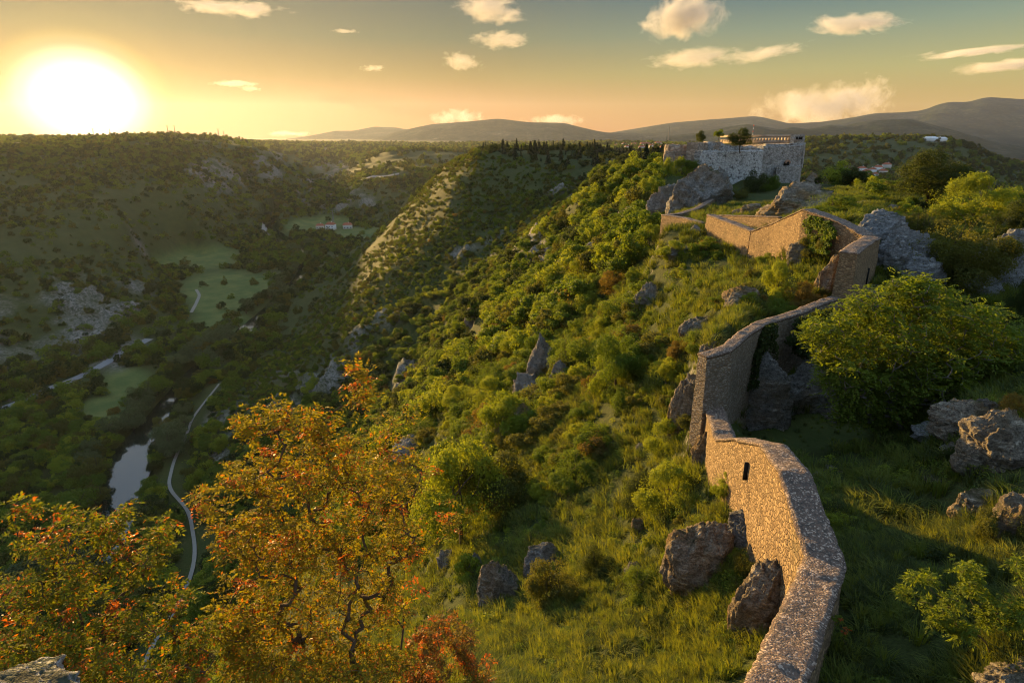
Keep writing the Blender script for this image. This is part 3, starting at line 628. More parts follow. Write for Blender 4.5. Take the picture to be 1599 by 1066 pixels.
def resample(P3, ds):
    P3 = np.asarray(P3, float); seg = np.linalg.norm(np.diff(P3[:, :2], axis=0), axis=1); s = np.append(0, np.cumsum(seg))
    n = max(int(s[-1]/ds), 2); t = np.linspace(0, s[-1], n); t = np.unique(np.append(t, s)); return t, s
def wall_strip(pts, thick, base, ds=.15, rows=16, rough=.03, rnd=0, drop=.9, top_noise=.03):
    """two faces, ends and top of a wall whose crest runs through pts; base: None = down to the land, or a list of z"""
    pts = np.array([at(*p) if not isinstance(p, np.ndarray) else p for p in pts]); t, s = resample(pts, ds)
    C = np.stack([np.interp(t, s, pts[:, i]) for i in range(3)], -1)
    d = np.diff(pts[:, :2], axis=0); d /= np.linalg.norm(d, axis=1, keepdims=True); nn = np.stack([-d[:, 1], d[:, 0]], -1)
    vn = np.vstack([nn[:1], (nn[:-1]+nn[1:]), nn[-1:]]); ln = np.linalg.norm(vn[1:-1], axis=1, keepdims=True)
    if len(vn) > 2:
        cosh = (ln/2).clip(.45, 1); vn[1:-1] = vn[1:-1]/ln/cosh
    NNs = np.stack([np.interp(t, s, vn[:, i]) for i in range(2)], -1)
    C[:, 2] += top_noise*fbm(t*1.3, t*0+rnd, 4, 5+rnd)
    L = C.copy(); Rr = C.copy(); L[:, :2] += NNs*thick/2; Rr[:, :2] -= NNs*thick/2
    def bz(Q, sgn):
        if base is None:
            g = np.min([grid_z(Q[:, 0]+NNs[:, 0]*sgn*k, Q[:, 1]+NNs[:, 1]*sgn*k) for k in (0, .3, .8)], axis=0); return np.minimum(g-drop, Q[:, 2]-.5)
        return np.interp(t, s, np.asarray(base, float))
    V, UV = [], []
    for side, Q, sg in ((0, L, 1), (1, Rr, -1)):
        b = bz(Q, sg); h = np.linspace(0, 1, rows)[:, None]; z = Q[None, :, 2]*(1-h)+b[None, :]*h
        S = np.broadcast_to(t, z.shape); off = rough*(fbm(S*3.1, z*4.2, 3, 31+side+rnd)+.8*fbm(S*.7, z*.9, 2, 37+side+rnd)) * np.clip(h*8, .3, 1)
        off = off + np.clip(h, 0, 1)*.12
        x_ = Q[None, :, 0]+NNs[None, :, 0]*sg*off; y_ = Q[None, :, 1]+NNs[None, :, 1]*sg*off
        V.append(np.stack([x_, y_, z], -1)); UV.append(np.stack([S, z], -1))
    e0 = [V[0][:, 0], V[1][:, 0]], [V[0][:, -1], V[1][:, -1]]
    n = len(t); nf = rows*n; F1 = grid_faces(rows, n); F2 = grid_faces(rows, n)[:, ::-1]+nf
    cap = []
    b0 = 2*nf; extra = []; eu = []
    for e in (0, 1):                                     # ends get corners of their own, so the stones keep their size
        kc = 5; w5 = np.linspace(0, 1, kc)[None, :, None]; q3 = e0[e][0][:, None]*(1-w5)+e0[e][1][:, None]*w5
        extra.append(q3.reshape(-1, 3)); eu.append(np.stack([np.broadcast_to(w5[..., 0]*thick+40, q3.shape[:2]), q3[..., 2]], -1).reshape(-1, 2))
        q = grid_faces(rows, kc)+b0; b0 += rows*kc; cap.append(q[:, ::-1] if e == 0 else q)
    i = np.arange(n-1); topf = np.stack([i, i+nf, i+1+nf, i+1], -1)
    return np.concatenate([v.reshape(-1, 3) for v in V]+extra), np.concatenate([F1, F2]+cap+[topf]), np.concatenate([u.reshape(-1, 2) for u in UV]+eu), (C, NNs, t)
def coping_strip(C, NNs, t, thick, over=.05, h=.10, rnd=0):
    cols = 9; u = np.linspace(-1, 1, cols)[None, :]; w_ = (thick/2+over)
    edge = w_*(1+.07*fbm(t*1.7, t*0, 5, 51+rnd)+.05*fbm(t*9, t*0+3, 3, 57+rnd))[:, None]
    X = C[:, None, 0]+NNs[:, None, 0]*u*edge; Y = C[:, None, 1]+NNs[:, None, 1]*u*edge; Z = C[:, None, 2]+h+.04*fbm(X*3.5, Y*3.5, 5, 61)-.05*np.clip(fbm(X*1.3, Y*1.3, 3, 64)-.35, 0, 1)*3+.0*u - .03*(np.abs(u) > .95)
    top = np.stack([X, Y, Z], -1); n = len(t)
    loX = C[:, None, 0]+NNs[:, None, 0]*u*(edge*.985); loY = C[:, None, 1]+NNs[:, None, 1]*u*(edge*.985)
    lo = np.stack([loX, loY, np.broadcast_to(C[:, None, 2]-.012+.015*fbm(loX*3, loY*3, 3, 66), loX.shape)], -1)
    V = np.concatenate([top.reshape(-1, 3), lo.reshape(-1, 3)]); nf = n*cols
    F1 = grid_faces(n, cols); F2 = F1[:, ::-1]+nf; i = np.arange(n-1)*cols
    e1 = np.stack([i, i+nf, i+cols+nf, i+cols], -1)[:, ::-1]; e2 = e1[:, ::-1]+cols-1
    j = np.arange(cols-1); c1 = np.stack([j, j+1, j+1+nf, j+nf], -1)[:, ::-1]; c2 = c1[:, ::-1]+(n-1)*cols
    return V, np.concatenate([F1, F2, e1, e2, c1, c2])
WINFO = {}
barkmat('dark_opening', (.01, .01, .01), (.02, .02, .018))
def slit(wall, px, side, drop, h_=.7, w_=.07):
    e, C, NNs, th = WINFO[wall]; q = proj(C[:, 0], C[:, 1], C[:, 2])[0]; k = int(np.argmin(np.abs(q-px))); n = np.array([*NNs[k], 0])*side; n /= np.linalg.norm(n); t = np.array([-n[1], n[0], 0]); c = C[k]+n*(th/2+.04)-np.array([0, 0, drop])-np.array(e.location)
    V = [c+t*w_*a+n*.10*b+np.array([0, 0, h_/2*d]) for d in (-1, 1) for b in (-1, 1) for a in (-1, 1)]; link('arrow_slit', mesh_np('arrow_slit', V, [(0,2,3,1),(4,5,7,6),(0,1,5,4),(1,3,7,5),(3,2,6,7),(2,0,4,6)], M['dark_opening']), e)
def stone_wall(name, label, pts, thick=.7, base=None, mat='masonry', cat='wall', ds=.15, rows=16, copeh=.10, over=.05, rnd=0, group=None, **kw):
    V, Fq, UV, (C, NNs, t) = wall_strip(pts, thick, base, ds, rows, rnd=rnd, **kw)
    e = bpy.data.objects.new(name, None); root_col.objects.link(e); e['label'] = label; e['category'] = cat
    if group: e['group'] = group
    o = C[0].copy(); e.location = o
    link('masonry_face', mesh_np('masonry_face', V-o, Fq, M[mat], False, UV), e)
    Vc, Fc = coping_strip(C, NNs, t, thick, over, copeh, rnd)
    link('coping', mesh_np('coping', Vc-o, Fc, M['coping'], False), e)
    WINFO[name] = (e, C, NNs, thick)
    return e
GW = 'fortification walls below the castle'
stone_wall('curved_wall', 'long curved wall with a broad pebbly top sweeping up from the bottom edge past the dark garden', WALLPX[:0]+[(1190,1150,6.3)]+WALLPX, .74, ds=.07, rows=40, group=GW, top_noise=.05)
stone_wall('retaining_wall', 'stepped shaded wall with dark ivy above the sunken green yard', [(1097,557,24),(1135,546,24.6),(1158,525,26.5),(1188,506,28.5),(1225,495,30),(1303,466,32.2)], .5, mat='masonry_fine', ds=.12, rows=24, group=GW)
stone_wall('corner_bastion', 'tall narrow bastion wall with a shaded slit face beside the grey boulders', [(1362,371,37),(1345,381,34.6),(1325,396,32.2)], .85, ds=.1, rows=26, copeh=.08, group=GW)
stone_wall('climbing_wall', 'sunlit wall climbing from its low dip to the ivy-covered peak by the bastion', [(1181,362,50),(1215,350,47),(1263,328,42.5),(1311,345,40),(1359,370,37.4)], .9, ds=.15, rows=18, group=GW)
stone_wall('zigzag_wall', 'sunlit patchy wall descending to the low dip of the zigzag, in front of the shaded yard wall', [(1110,336,60),(1145,349,55),(1179,362,50.3)], .8, ds=.15, rows=16, group=GW)
stone_wall('yard_wall', 'shaded back wall of the small yard enclosed by the zigzag', [(1122,337,66),(1170,338,61),(1222,340,56)], .6, ds=.25, rows=8, group=GW)
stone_wall('end_wall', 'small leftmost wall piece, sunlit, ending on the edge of the slope', [(1037,336,72),(1070,341,68),(1100,349,63.5)], .7, ds=.25, rows=12, group=GW)
stone_wall('curving_stair_wall', 'shaded curved wall rising towards the crag under the castle', [(1042,336,73.5),(1062,334,77),(1090,325,83),(1108,314,88),(1122,303,93)], .7, ds=.25, rows=12, group=GW)
slit('curved_wall', 1193, 1, .95, .62, .03)
slit('corner_bastion', 1348, 1, 1.9, 1.0, .05)
slit('corner_bastion', 1348, -1, 1.9, 1.0, .05)
# ---------------------------------------------------------------- ivy
def ivy(label, pts, n, leaf=.16, mat='leaf_dark', th=.18, seed=1):
    """leaves hugging a face; pts = quads of places (tl, tr, br, bl)"""
    r = np.random.default_rng(seed); a = [at(*p) for p in pts]; u = r.uniform(0, 1, n)[:, None]; v_ = r.uniform(0, 1, n)[:, None]
    uu = .5+(u-.5)*(1+.5*fbm(v_*4, v_*0, 3, seed))
    C = (a[0]*(1-uu)+a[1]*uu)*(1-v_)+(a[3]*(1-uu)+a[2]*uu)*v_; nrm = np.cross(a[1]-a[0], a[3]-a[0]); nrm /= np.linalg.norm(nrm)
    if nrm @ C[0] > 0: nrm = -nrm
    keep = (fbm(u[:, 0]*5, v_[:, 0]*5, 3, seed+3) > -.28); C = C[keep]; n = len(C)
    C = C+nrm*r.uniform(0, th, (n, 1)); V, Fq = leaf_quads(C, nrm+r.normal(size=(n, 3))*.5, leaf, r, .85); o = C[0].copy()
    return link('ivy', mesh_np('ivy', V-o, Fq, M[mat]), None, label, 'ivy', 'ivy on the walls', loc=o)
ivy('bright green ivy hanging over the peak of the climbing wall', [(1262,334,42.2),(1308,348,39.5),(1300,398,38.5),(1258,392,41.8)], 5000, .15, 'leaf_green', .35, 3)
ivy('dark ivy patch hanging down the shaded stepped wall', [(1180,512,27.6),(1210,503,28.8),(1205,590,27.8),(1165,610,26.8)], 4500, .12, 'leaf_dark', .3, 4)
ivy('dark creeper curtain on the crag behind the big round tree', [(1232,500,29.6),(1290,480,30.6),(1300,560,30),(1235,560,29)], 5000, .13, 'leaf_dark', .6, 5)

# ---------------------------------------------------------------- rocks
def outcrop(seed, sx, sy, sz, mat, strat, sub):
    """several lumps of one outcrop grown together, one mesh"""
    r = np.random.default_rng(seed+3); V, Fq, off = [], [], 0
    L = [(0, 0, -.05, 1.0, .82), (-.62*r.uniform(.8, 1.1), r.uniform(-.3, .3), -.35, .62, .6), (.60*r.uniform(.8, 1.1), r.uniform(-.3, .3), -.42, .58, .55), (r.uniform(-.3, .3), -.55, -.5, .6, .5)]
    for i, (ox, oy, oz, a, b) in enumerate(L):
        me = rock_mesh(seed+31*i, sx*a*.92, sy*a*.9, sz*b*1.05, mat, strat, max(int(sub*(1 if i == 0 else .7)), 24)); n = len(me.vertices)
        v = np.zeros(n*3, np.float32); me.vertices.foreach_get('co', v); f = np.zeros(len(me.polygons)*4, np.int32); me.loops.foreach_get('vertex_index', f)
        V.append(v.reshape(-1, 3)+np.array([ox*sx, oy*sy, oz*sz])); Fq.append(f.reshape(-1, 4)+off); off += n; bpy.data.meshes.remove(me)
    return mesh_np('rock', np.concatenate(V), np.concatenate(Fq), M[mat])
def rock_mesh(seed, sx=1, sy=1, sz=1, mat='limestone', strat=0, sub=72, cuts=18, rough=.20):
    r = np.random.default_rng(seed); nu, nv = sub*2, sub
    th = np.linspace(0.02, math.pi-.02, nv)[:, None]; ph = np.arange(nu)[None, :]/nu*2*math.pi
    d = np.stack([np.sin(th)*np.cos(ph), np.sin(th)*np.sin(ph), np.cos(th)*np.ones_like(ph)], -1); rad = np.full(d.shape[:2], 1.25)
    for i in range(cuts):
        n = r.normal(size=3); n /= np.linalg.norm(n); q = d@n; k = r.uniform(.74, 1.05); rad = np.where(q > .05, np.minimum(rad, k/np.maximum(q, .05)), rad)
    p = d*rad[..., None]; f = lambda s_, k_, o_=4, rg=False: (fbm(p[..., 0]*s_+seed, p[..., 1]*s_, o_, k_, .55, rg)+fbm(p[..., 1]*s_, p[..., 2]*s_+seed, o_, k_+9, .55, rg)+fbm(p[..., 2]*s_, p[..., 0]*s_, o_, k_+19, .55, rg))/3
    disp = rough*2.0*f(1.9, 3, 6, True)+rough*.9*f(6, 33, 4, True)
    if strat:
        ax = np.array([.5, .25, .83]); h = p@ax; disp = disp + strat*.35*(np.abs(((h*9+f(1.2, 7)*2.5) % 1)-.5)-.25)
    p = p*(1+disp)[..., None]*np.array([sx, sy, sz])
    return mesh_np('rock', p.reshape(-1, 3), grid_faces(nv, nu, True)[:, ::-1], M[mat], False)
def rock(px, py, wpx, hpx, label, mat='limestone', seed=None, strat=0, deep=.8, name='boulder', cat='rock', Y=None, tilt=0, sub=64, up=.0):
    """a rock that shows wpx by hpx round px, py; its foot lies in the land"""
    seed = seed or int(px*7+py); b = hit(px, min(py+hpx*.30, 1500)) if Y is None else at(px, py+hpx*.42, Y); k = b[1]/(F0*CP+(H0/2-py)*SP)
    wm, hm_ = wpx*k*.46, hpx*k*.44; me = (outcrop if wpx > 24 else rock_mesh)(seed, wm, max(wm*deep, .1), hm_*1.15, mat, strat, sub)
    c = at(px, py+hpx*.1, b[1]+wm*deep*.45+up); o = link(name, me, None, label, cat, loc=c); o.rotation_euler = (0, tilt, rng.uniform(-.5, .5)); return o
rock(780,912,62,95,'grey boulder standing in the grass at the foot of the near slope','limestone')
rock(852,868,70,55,'long grey rock half hidden by shrubs just right of the boulder in the grass','limestone')
rock(742,880,28,44,'small dark stone on the shadowed slope left of the boulder','limestone')
rock(1096,862,96,126,'tall sunlit rock face with a dark foot below the bushes under the curved wall','limestone_warm',strat=.1)
rock(1190,935,80,150,'long craggy rock under the near bend of the curved wall','limestone_warm',strat=.08)
rock(1172,828,70,70,'rounded rock tucked under the middle of the curved wall','limestone')
rock(1080,618,56,120,'pale upright crag at the left foot of the stepped wall','limestone_warm')
rock(1098,700,40,60,'low rock under the bend of the curved wall','limestone_warm')
rock(848,560,52,84,'dark jagged pinnacle on the near slope among bushes','limestone',strat=.08)
rock(826,598,44,52,'tilted block below the jagged pinnacle','limestone',strat=.1)
rock(800,660,90,78,'large grooved slab of layered rock sloping down to the left','limestone_warm',strat=.28,tilt=-.5)
rock(872,590,30,60,'narrow grey pillar right of the jagged pinnacle','limestone')
rock(790,635,30,26,'small stone above the grooved slab','limestone')
rock(1012,462,44,46,'broken grey outcrop on the upper slope','limestone')
rock(980,488,26,34,'small outcrop down the slope from the broken grey one','limestone')
rock(1160,462,62,34,'low sunlit outcrop in the grass below the zigzag wall','limestone_warm')
rock(1096,506,56,36,'mossy rock beside a bright bush above the stepped wall','limestone')
rock(1112,541,40,20,'flat rock on the crest of the stepped wall','limestone')
rock(1250,395,34,44,'warm rock on the slope under the ivy','limestone_warm')
rock(1296,430,40,80,'sunlit rock against the foot of the bastion','limestone_warm')
rock(1225,505,10,10,'small stone by the crest of the stepped wall')
rock(1086,302,84,84,'high grey crag under the left corner of the castle','limestone',deep=1.1,sub=90,up=2)
rock(1120,292,44,56,'dark crag between the high crag and the castle wall','limestone',deep=1.0,up=3)
rock(1030,322,34,46,'dark crag left of the high crag','limestone')
rock(1046,300,30,40,'mossy crag above the dark one','limestone')
rock(1060,392,54,22,'grey rib of rock left of the end wall','limestone')
rock(990,330,40,16,'thin grey ledge on the wooded slope left of the castle crag','limestone')
rock(1238,318,96,58,'big pinkish slab of grooved rock below the castle','limestone_warm',strat=.25,tilt=-.45,deep=1)
rock(1172,328,40,22,'low rock on the bank left of the pinkish slab','limestone_warm')
rock(1262,300,40,16,'small rock on the brow above the pinkish slab','limestone_warm')
rock(1372,360,70,62,'round grey boulder directly behind the corner bastion','limestone_pale')
rock(1404,392,96,92,'broad grey rock mass right of the corner bastion','limestone_pale',deep=.6)
rock(1440,420,60,60,'blue-grey rock under the dark bush','limestone_pale')
rock(1562,412,74,116,'whitish upright rock at the right edge beside the dark bush','limestone_pale')
rock(1530,445,70,46,'pale rock at the foot of the whitish upright one','limestone_pale')
rock(1350,452,80,24,'flat ledge at the foot of the corner bastion','limestone_pale')
rock(1390,470,70,22,'flat ledge half hidden by the top of the round tree','limestone_pale')
rock(1590,345,40,26,'grey rock on the brow at the right edge','limestone')
for i,(px_,py_,w_,h_) in enumerate([(1300,306,26,10),(1350,318,30,12),(1372,300,24,9),(1395,325,30,12),(1410,340,26,12),(1330,330,28,12)]): rock(px_,py_,w_,h_,['flat stone on the grassy brow nearest the pinkish slab','stone in the middle of the grassy brow','small stone by the brow-top bush','stone at the foot of the bushes on the brow','stone between the boulder and the bushes','stone above the round grey boulder'][i])
rock(1195,600,80,130,'ivy-streaked rock face carrying the stepped wall','limestone',Y=27,deep=.35,sub=96)
rock(1265,605,120,130,'wide pale rock face at the back of the sunken yard','limestone',Y=28.6,deep=.35,sub=96)
rock(1350,600,90,120,'dark rock face behind the round tree','limestone',Y=30,deep=.4,sub=80)
rock(1295,640,60,30,'low rock at the rim of the sunken yard','limestone')
rock(1502,650,92,62,'lichen-gold boulder at the foot of the round tree','limestone_warm')
rock(1538,640,46,46,'grey boulder behind the lichen-gold one','limestone')
rock(1455,672,52,30,'pale low stone left of the lichen-gold boulder','limestone_pale')
rock(1568,690,112,112,'large craggy rock at the right edge below the round tree','limestone_warm',sub=90)
rock(1495,700,50,26,'low stone between the big rocks','limestone')
rock(1588,812,76,100,'sunlit rock at the right edge above the garden shrub','limestone_warm')
rock(1530,785,76,50,'cracked low rock in the grass at the right of the garden','limestone_warm')
rock(1462,748,34,14,'half buried stone in the garden grass')
rock(1300,735,30,16,'small stone in the grass just behind the curved wall','limestone')
rock(1275,745,22,20,'smaller stone against the inner side of the curved wall')
rock(1588,1060,100,60,'rounded golden rock in the bottom right corner','limestone_warm')
rock(1000,820,22,34,'small upright stone among shrubs on the bank','limestone_warm')
rock(990,885,28,30,'grey stone half hidden by grass left of the tall rock face')
rock(640,700,60,40,'dark crag low on the slope behind the orange tree')
rock(700,870,30,34,'mossy stone deep in the shadow under the bushes')
for i,(px_,py_,w_,h_) in enumerate([(735,500,18,26),(905,470,20,18),(960,415,24,20),(930,380,26,14),(1085,360,18,14),(1000,700,18,16),(1055,730,18,20),(920,700,20,16),(700,545,14,20)]):
    rock(px_,py_,w_,h_,['small pale stone high in the dark ravine wood','stone in the bushes left of the slope outcrops','stone on the wooded slope below the thin ledge','dark ledge in the wood below the spur top','stone under the end wall','stone in the bushes above the bank','stone by the bright bush under the curved wall','stone among bushes right of the grooved slab','stone low in the dark ravine wood'][i],sub=40)
pr = link('parapet_stone', rock_mesh(77, .13, .14, .05, 'limestone_pale', sub=80), None, 'rough bluish stone of the parapet in the bottom left corner', 'stone', loc=at(-10,1112,1.3)); pr.rotation_euler=(0,.12,0)

# ---------------------------------------------------------------- castle
cas = bpy.data.objects.new('castle', None); root_col.objects.link(cas); cas['label'] = 'whitish stone castle with loopholed walls crowning the ridge'; cas['category'] = 'castle'
def cwall(name, pts, thick, base, mat, **kw):
    V, Fq, UV, _ = wall_strip(pts, thick, base, kw.pop('ds', .6), kw.pop('rows', 22), rough=.10, **kw); return link(name, mesh_np(name, V, Fq, M[mat], False, UV), cas)
def zt(px, py, Y): return at(px, py, Y)[2]
def slab(name, corners, z0, z1, mat):               # solid block on a plan of places
    c = np.array(corners, float); n = len(c); z0 = np.broadcast_to(z0, n); z1 = np.broadcast_to(z1, n)
    V = np.concatenate([np.c_[c, z0], np.c_[c, z1]]); F4 = [(i, (i+1) % n, (i+1) % n+n, i+n) for i in range(n)]
    me = bpy.data.meshes.new(name); me.from_pydata(V.tolist(), [], F4+[tuple(range(n))[::-1], tuple(range(n, 2*n))]); me.materials.append(M[mat]); me.update()
    uv_ = me.uv_layers.new(name='uv')
    for l in me.loops: v_ = me.vertices[l.vertex_index].co; uv_.data[l.index].uv = (v_.x+v_.y*.3, v_.z)
    return link(name, me, cas)
A_, B_, C_ = at(1093,235,139), at(1187,234,147), at(1249,225,152)
bF = lambda *yy: [zt(*q) for q in yy]
cwall('front_wall', [(1093,235,139),(1140,236,143),(1187,234.5,147)], 2.0, bF((1093,285,139),(1140,300,143),(1187,285,147)), 'castle_whitewash', rnd=2)
cwall('main_wall', [(1187,228,147.2),(1218,227,149.5),(1248,226,152)], 2.2, bF((1187,285,147),(1218,285,149),(1248,262,152)), 'castle_stone', rnd=3)
cwall('corner_buttress', [(1093,235,138.9),(1097,234,152)], 2.0, bF((1093,290,139),(1097,290,152)), 'castle_stone', rnd=4)
cwall('side_wall', [(1249,225.5,152),(1252,223,175)], 2.0, bF((1249,262,152),(1250,262,175)), 'castle_stone', rnd=5)
def loopholed(name, p, q, n, thick, hz, sill, head, gap, mat, skip=0, capz=0):
    """a parapet with open loopholes: sill band, piers, head band"""
    p = np.array(p, float); q = np.array(q, float); L = np.linalg.norm((q-p)[:2]); d = (q-p)/L; nn = np.array([-d[1], d[0], 0])*thick/2; V, Fq = [], []
    def bx(a, b, za, zb):
        P0, P1 = p+d*a, p+d*b; cs_ = [P0-nn, P1-nn, P1+nn, P0+nn]; o_ = len(V)
        for zz in (za, zb): V.extend([(c_[0], c_[1], P0[2]+(c_-P0)[2]*0+zz) for c_ in cs_])
        Fq.extend([(o_+a_, o_+b_, o_+b_+4, o_+a_+4) for a_, b_ in ((0, 1), (1, 2), (2, 3), (3, 0))]); Fq.extend([(o_+3, o_+2, o_+1, o_), (o_+4, o_+5, o_+6, o_+7)])
    bx(0, L, -hz, -hz+sill); bx(0, L, -head, 0); st = L/n
    for i in range(n+1):
        a = max(0, i*st-(st-gap)/2); b = min(L, i*st+(st-gap)/2)
        bx(a, b, -hz+sill, -head)
    me = mesh_np(name, V, Fq, M[mat]); u = me.uv_layers.new(name='uv')
    for l in me.loops: v_ = me.vertices[l.vertex_index].co; u.data[l.index].uv = (v_.x+v_.y*.5, v_.z)
    return link(name, me, cas)
loopholed('front_parapet', at(1196,226.5,148.2)+[0,0,.25], at(1229,226,150.6)+[0,0,.25], 11, 1.6, 1.6, .35, .45, .22, 'castle_stone')
loopholed('corner_parapet', at(1232,226,150.9)+[0,0,.3], at(1248,225.5,152.1)+[0,0,.3], 5, 1.7, 1.65, .35, .45, .22, 'castle_stone')
loopholed('rear_parapet', at(1235,210.5,157), at(1127,214.5,183), 24, 1.0, 2.2, .95, .6, .42, 'castle_warm')
cwall('rear_wall', [(1235,223.5,157),(1127,227,183)], 1.6, bF((1235,245,157),(1127,245,183)), 'castle_warm', rnd=6)
tw = [at(1234,215,154)[:2], at(1256,215,155)[:2], at(1257,215,166)[:2], at(1235,215,166)[:2]]
slab('corner_tower', tw, zt(1250,262,155), zt(1250,210,155), 'castle_stone')
for i, pxx in enumerate((1244.5, 1248.5, 1251.5)):
    a = at(pxx, 216, 153.85); link('loophole', mesh_np('loophole', [(sx*.17, sy*.2, sz*.32) for sz in (-1, 1) for sy in (-1, 1) for sx in (-1, 1)], [(0,2,3,1),(4,5,7,6),(0,1,5,4),(1,3,7,5),(3,2,6,7),(2,0,4,6)], M['dark_opening']), cas, loc=a)
bs = [at(1213,262,146)[:2], at(1249,262,148)[:2], at(1252,262,156)[:2], at(1216,262,154)[:2]]
slab('lower_bastion', bs, zt(1230,300,148), zt(1230,260,147), 'castle_stone')
m = material('brick')[0]; N = NT(m.node_tree); M['brick'] = finish(m, N, N.mix(N.noise(N.new('ShaderNodeNewGeometry').outputs[0], 6), (.30, .16, .10), (.42, .26, .17)), .9)
# arched gate over the lower bastion
def arch(px, py, Y, w_, h_, dx):
    c = at(px, py, Y); pts = [(-w_, 0)]+[(-w_*math.cos(a), h_+w_*math.sin(a)) for a in np.linspace(0, math.pi, 9)]+[(w_, 0)]
    d = np.array([.89, .30, 0]); d /= np.linalg.norm(d); nn = np.array([d[1], -d[0], 0])
    def ringm(off, s_): return [tuple(c+d*x_*s_+np.array([0, 0, z_*s_])+nn*off) for x_, z_ in pts]
    f = ringm(.25, 1); b = ringm(-.6, 1); n = len(f); me = bpy.data.meshes.new('gate_opening'); me.from_pydata(f+b, [], [tuple(range(n))]+[(i, i+1, i+1+n, i+n) for i in range(n-1)]); me.materials.append(M['dark_opening']); link('gate_opening', me, cas)
    o_ = ringm(.40, 1.45); i_ = ringm(.40, 1.05); ob = ringm(-.2, 1.45); ib = ringm(-.2, 1.05); me = bpy.data.meshes.new('gate_arch'); me.from_pydata(o_+i_+ob+ib, [], [(i, i+1, i+1+n, i+n) for i in range(1, n-2)]+[(i, i+2*n, i+1+2*n, i+1) for i in range(1, n-2)]+[(i+n, i+n+1, i+3*n+1, i+3*n) for i in range(1, n-2)]); me.materials.append(M['brick']); link('gate_arch', me, cas)
arch(1228.5, 258.5, 148.2, .42, .45, 0)
# ruined round tower and warm blocks on the left
def round_tower(name, px, pyt, pyb, Y, rpx, mat, seed=1, taper=1.1, frac=.15):
    c = at(px, pyt, Y); zb = zt(px, pyb, Y); rm = rpx*Y/985; na, nz_ = 60, 20; a = np.arange(na)/na*6.283; h = np.linspace(0, 1, nz_)[:, None]
    zt_ = c[2]-frac*rm*(1+fbm(a*2, a*0, 4, seed))*2; z = zt_[None]*(1-h)+zb*h; rr = rm*(1+(taper-1)*h)+.12*fbm(a[None]*8, z*1.2, 3, seed)
    V = np.stack([np.cos(a)[None]*rr+c[0], np.sin(a)[None]*rr+c[1]+rm, z], -1).reshape(-1, 3)
    V2 = np.stack([np.cos(a)*rm*.7+c[0], np.sin(a)*rm*.7+c[1]+rm, zt_-.6], -1); Fq = grid_faces(nz_, na, True)[:, ::-1]; j = np.arange(na); k = (j+1) % na; b0 = len(V)
    F2 = np.stack([j, k, k+b0, j+b0], -1); V3 = np.array([[c[0], c[1]+rm, zt_.mean()-.8]]); 
    F3 = np.stack([j+b0, k+b0, np.full(na, b0+na), np.full(na, b0+na)], -1)
    me = mesh_np(name, np.concatenate([V, V2]), np.concatenate([Fq, F2]), M[mat], False, np.concatenate([np.stack([np.broadcast_to(a*rm, z.shape), z], -1).reshape(-1, 2), np.zeros((na, 2))])); return link(name, me, cas)
round_tower('ruined_round_tower', 1062, 223, 262, 146, 18, 'castle_warm', 3, 1.12, .10)
round_tower('ruined_turret', 1048, 235, 262, 143, 8, 'castle_warm', 5, 1.12, .1)
cwall('warm_block_wall', [(1081,224,143),(1093,222,147),(1122,222,150)], 2.4, bF((1081,262,143),(1093,240,147),(1122,240,150)), 'castle_warm', rnd=8, top_noise=.5)
cwall('upper_terrace_wall', [(1103,224,147),(1120,224.5,149),(1150,228,151),(1190,229,152)], 1.2, bF((1103,240,147),(1120,240,149),(1150,240,151),(1190,240,152)), 'castle_stone', rnd=9, top_noise=.3)
tb = np.array([A_[:2]+[0.5, 1], B_[:2]+[0, 1], C_[:2]+[-1, 1], at(1252,223,175)[:2], at(1127,227,184)[:2], at(1097,234,152)[:2]])
slab('courtyard_fill', tb, -16, zt(1140,238,143)-.6, 'castle_stone')
rock(1268,283,26,40,'brown stump of a ruined tower at the right foot of the castle','limestone_warm',Y=156,name='ruin_stump',cat='ruin',deep=1,sub=40)
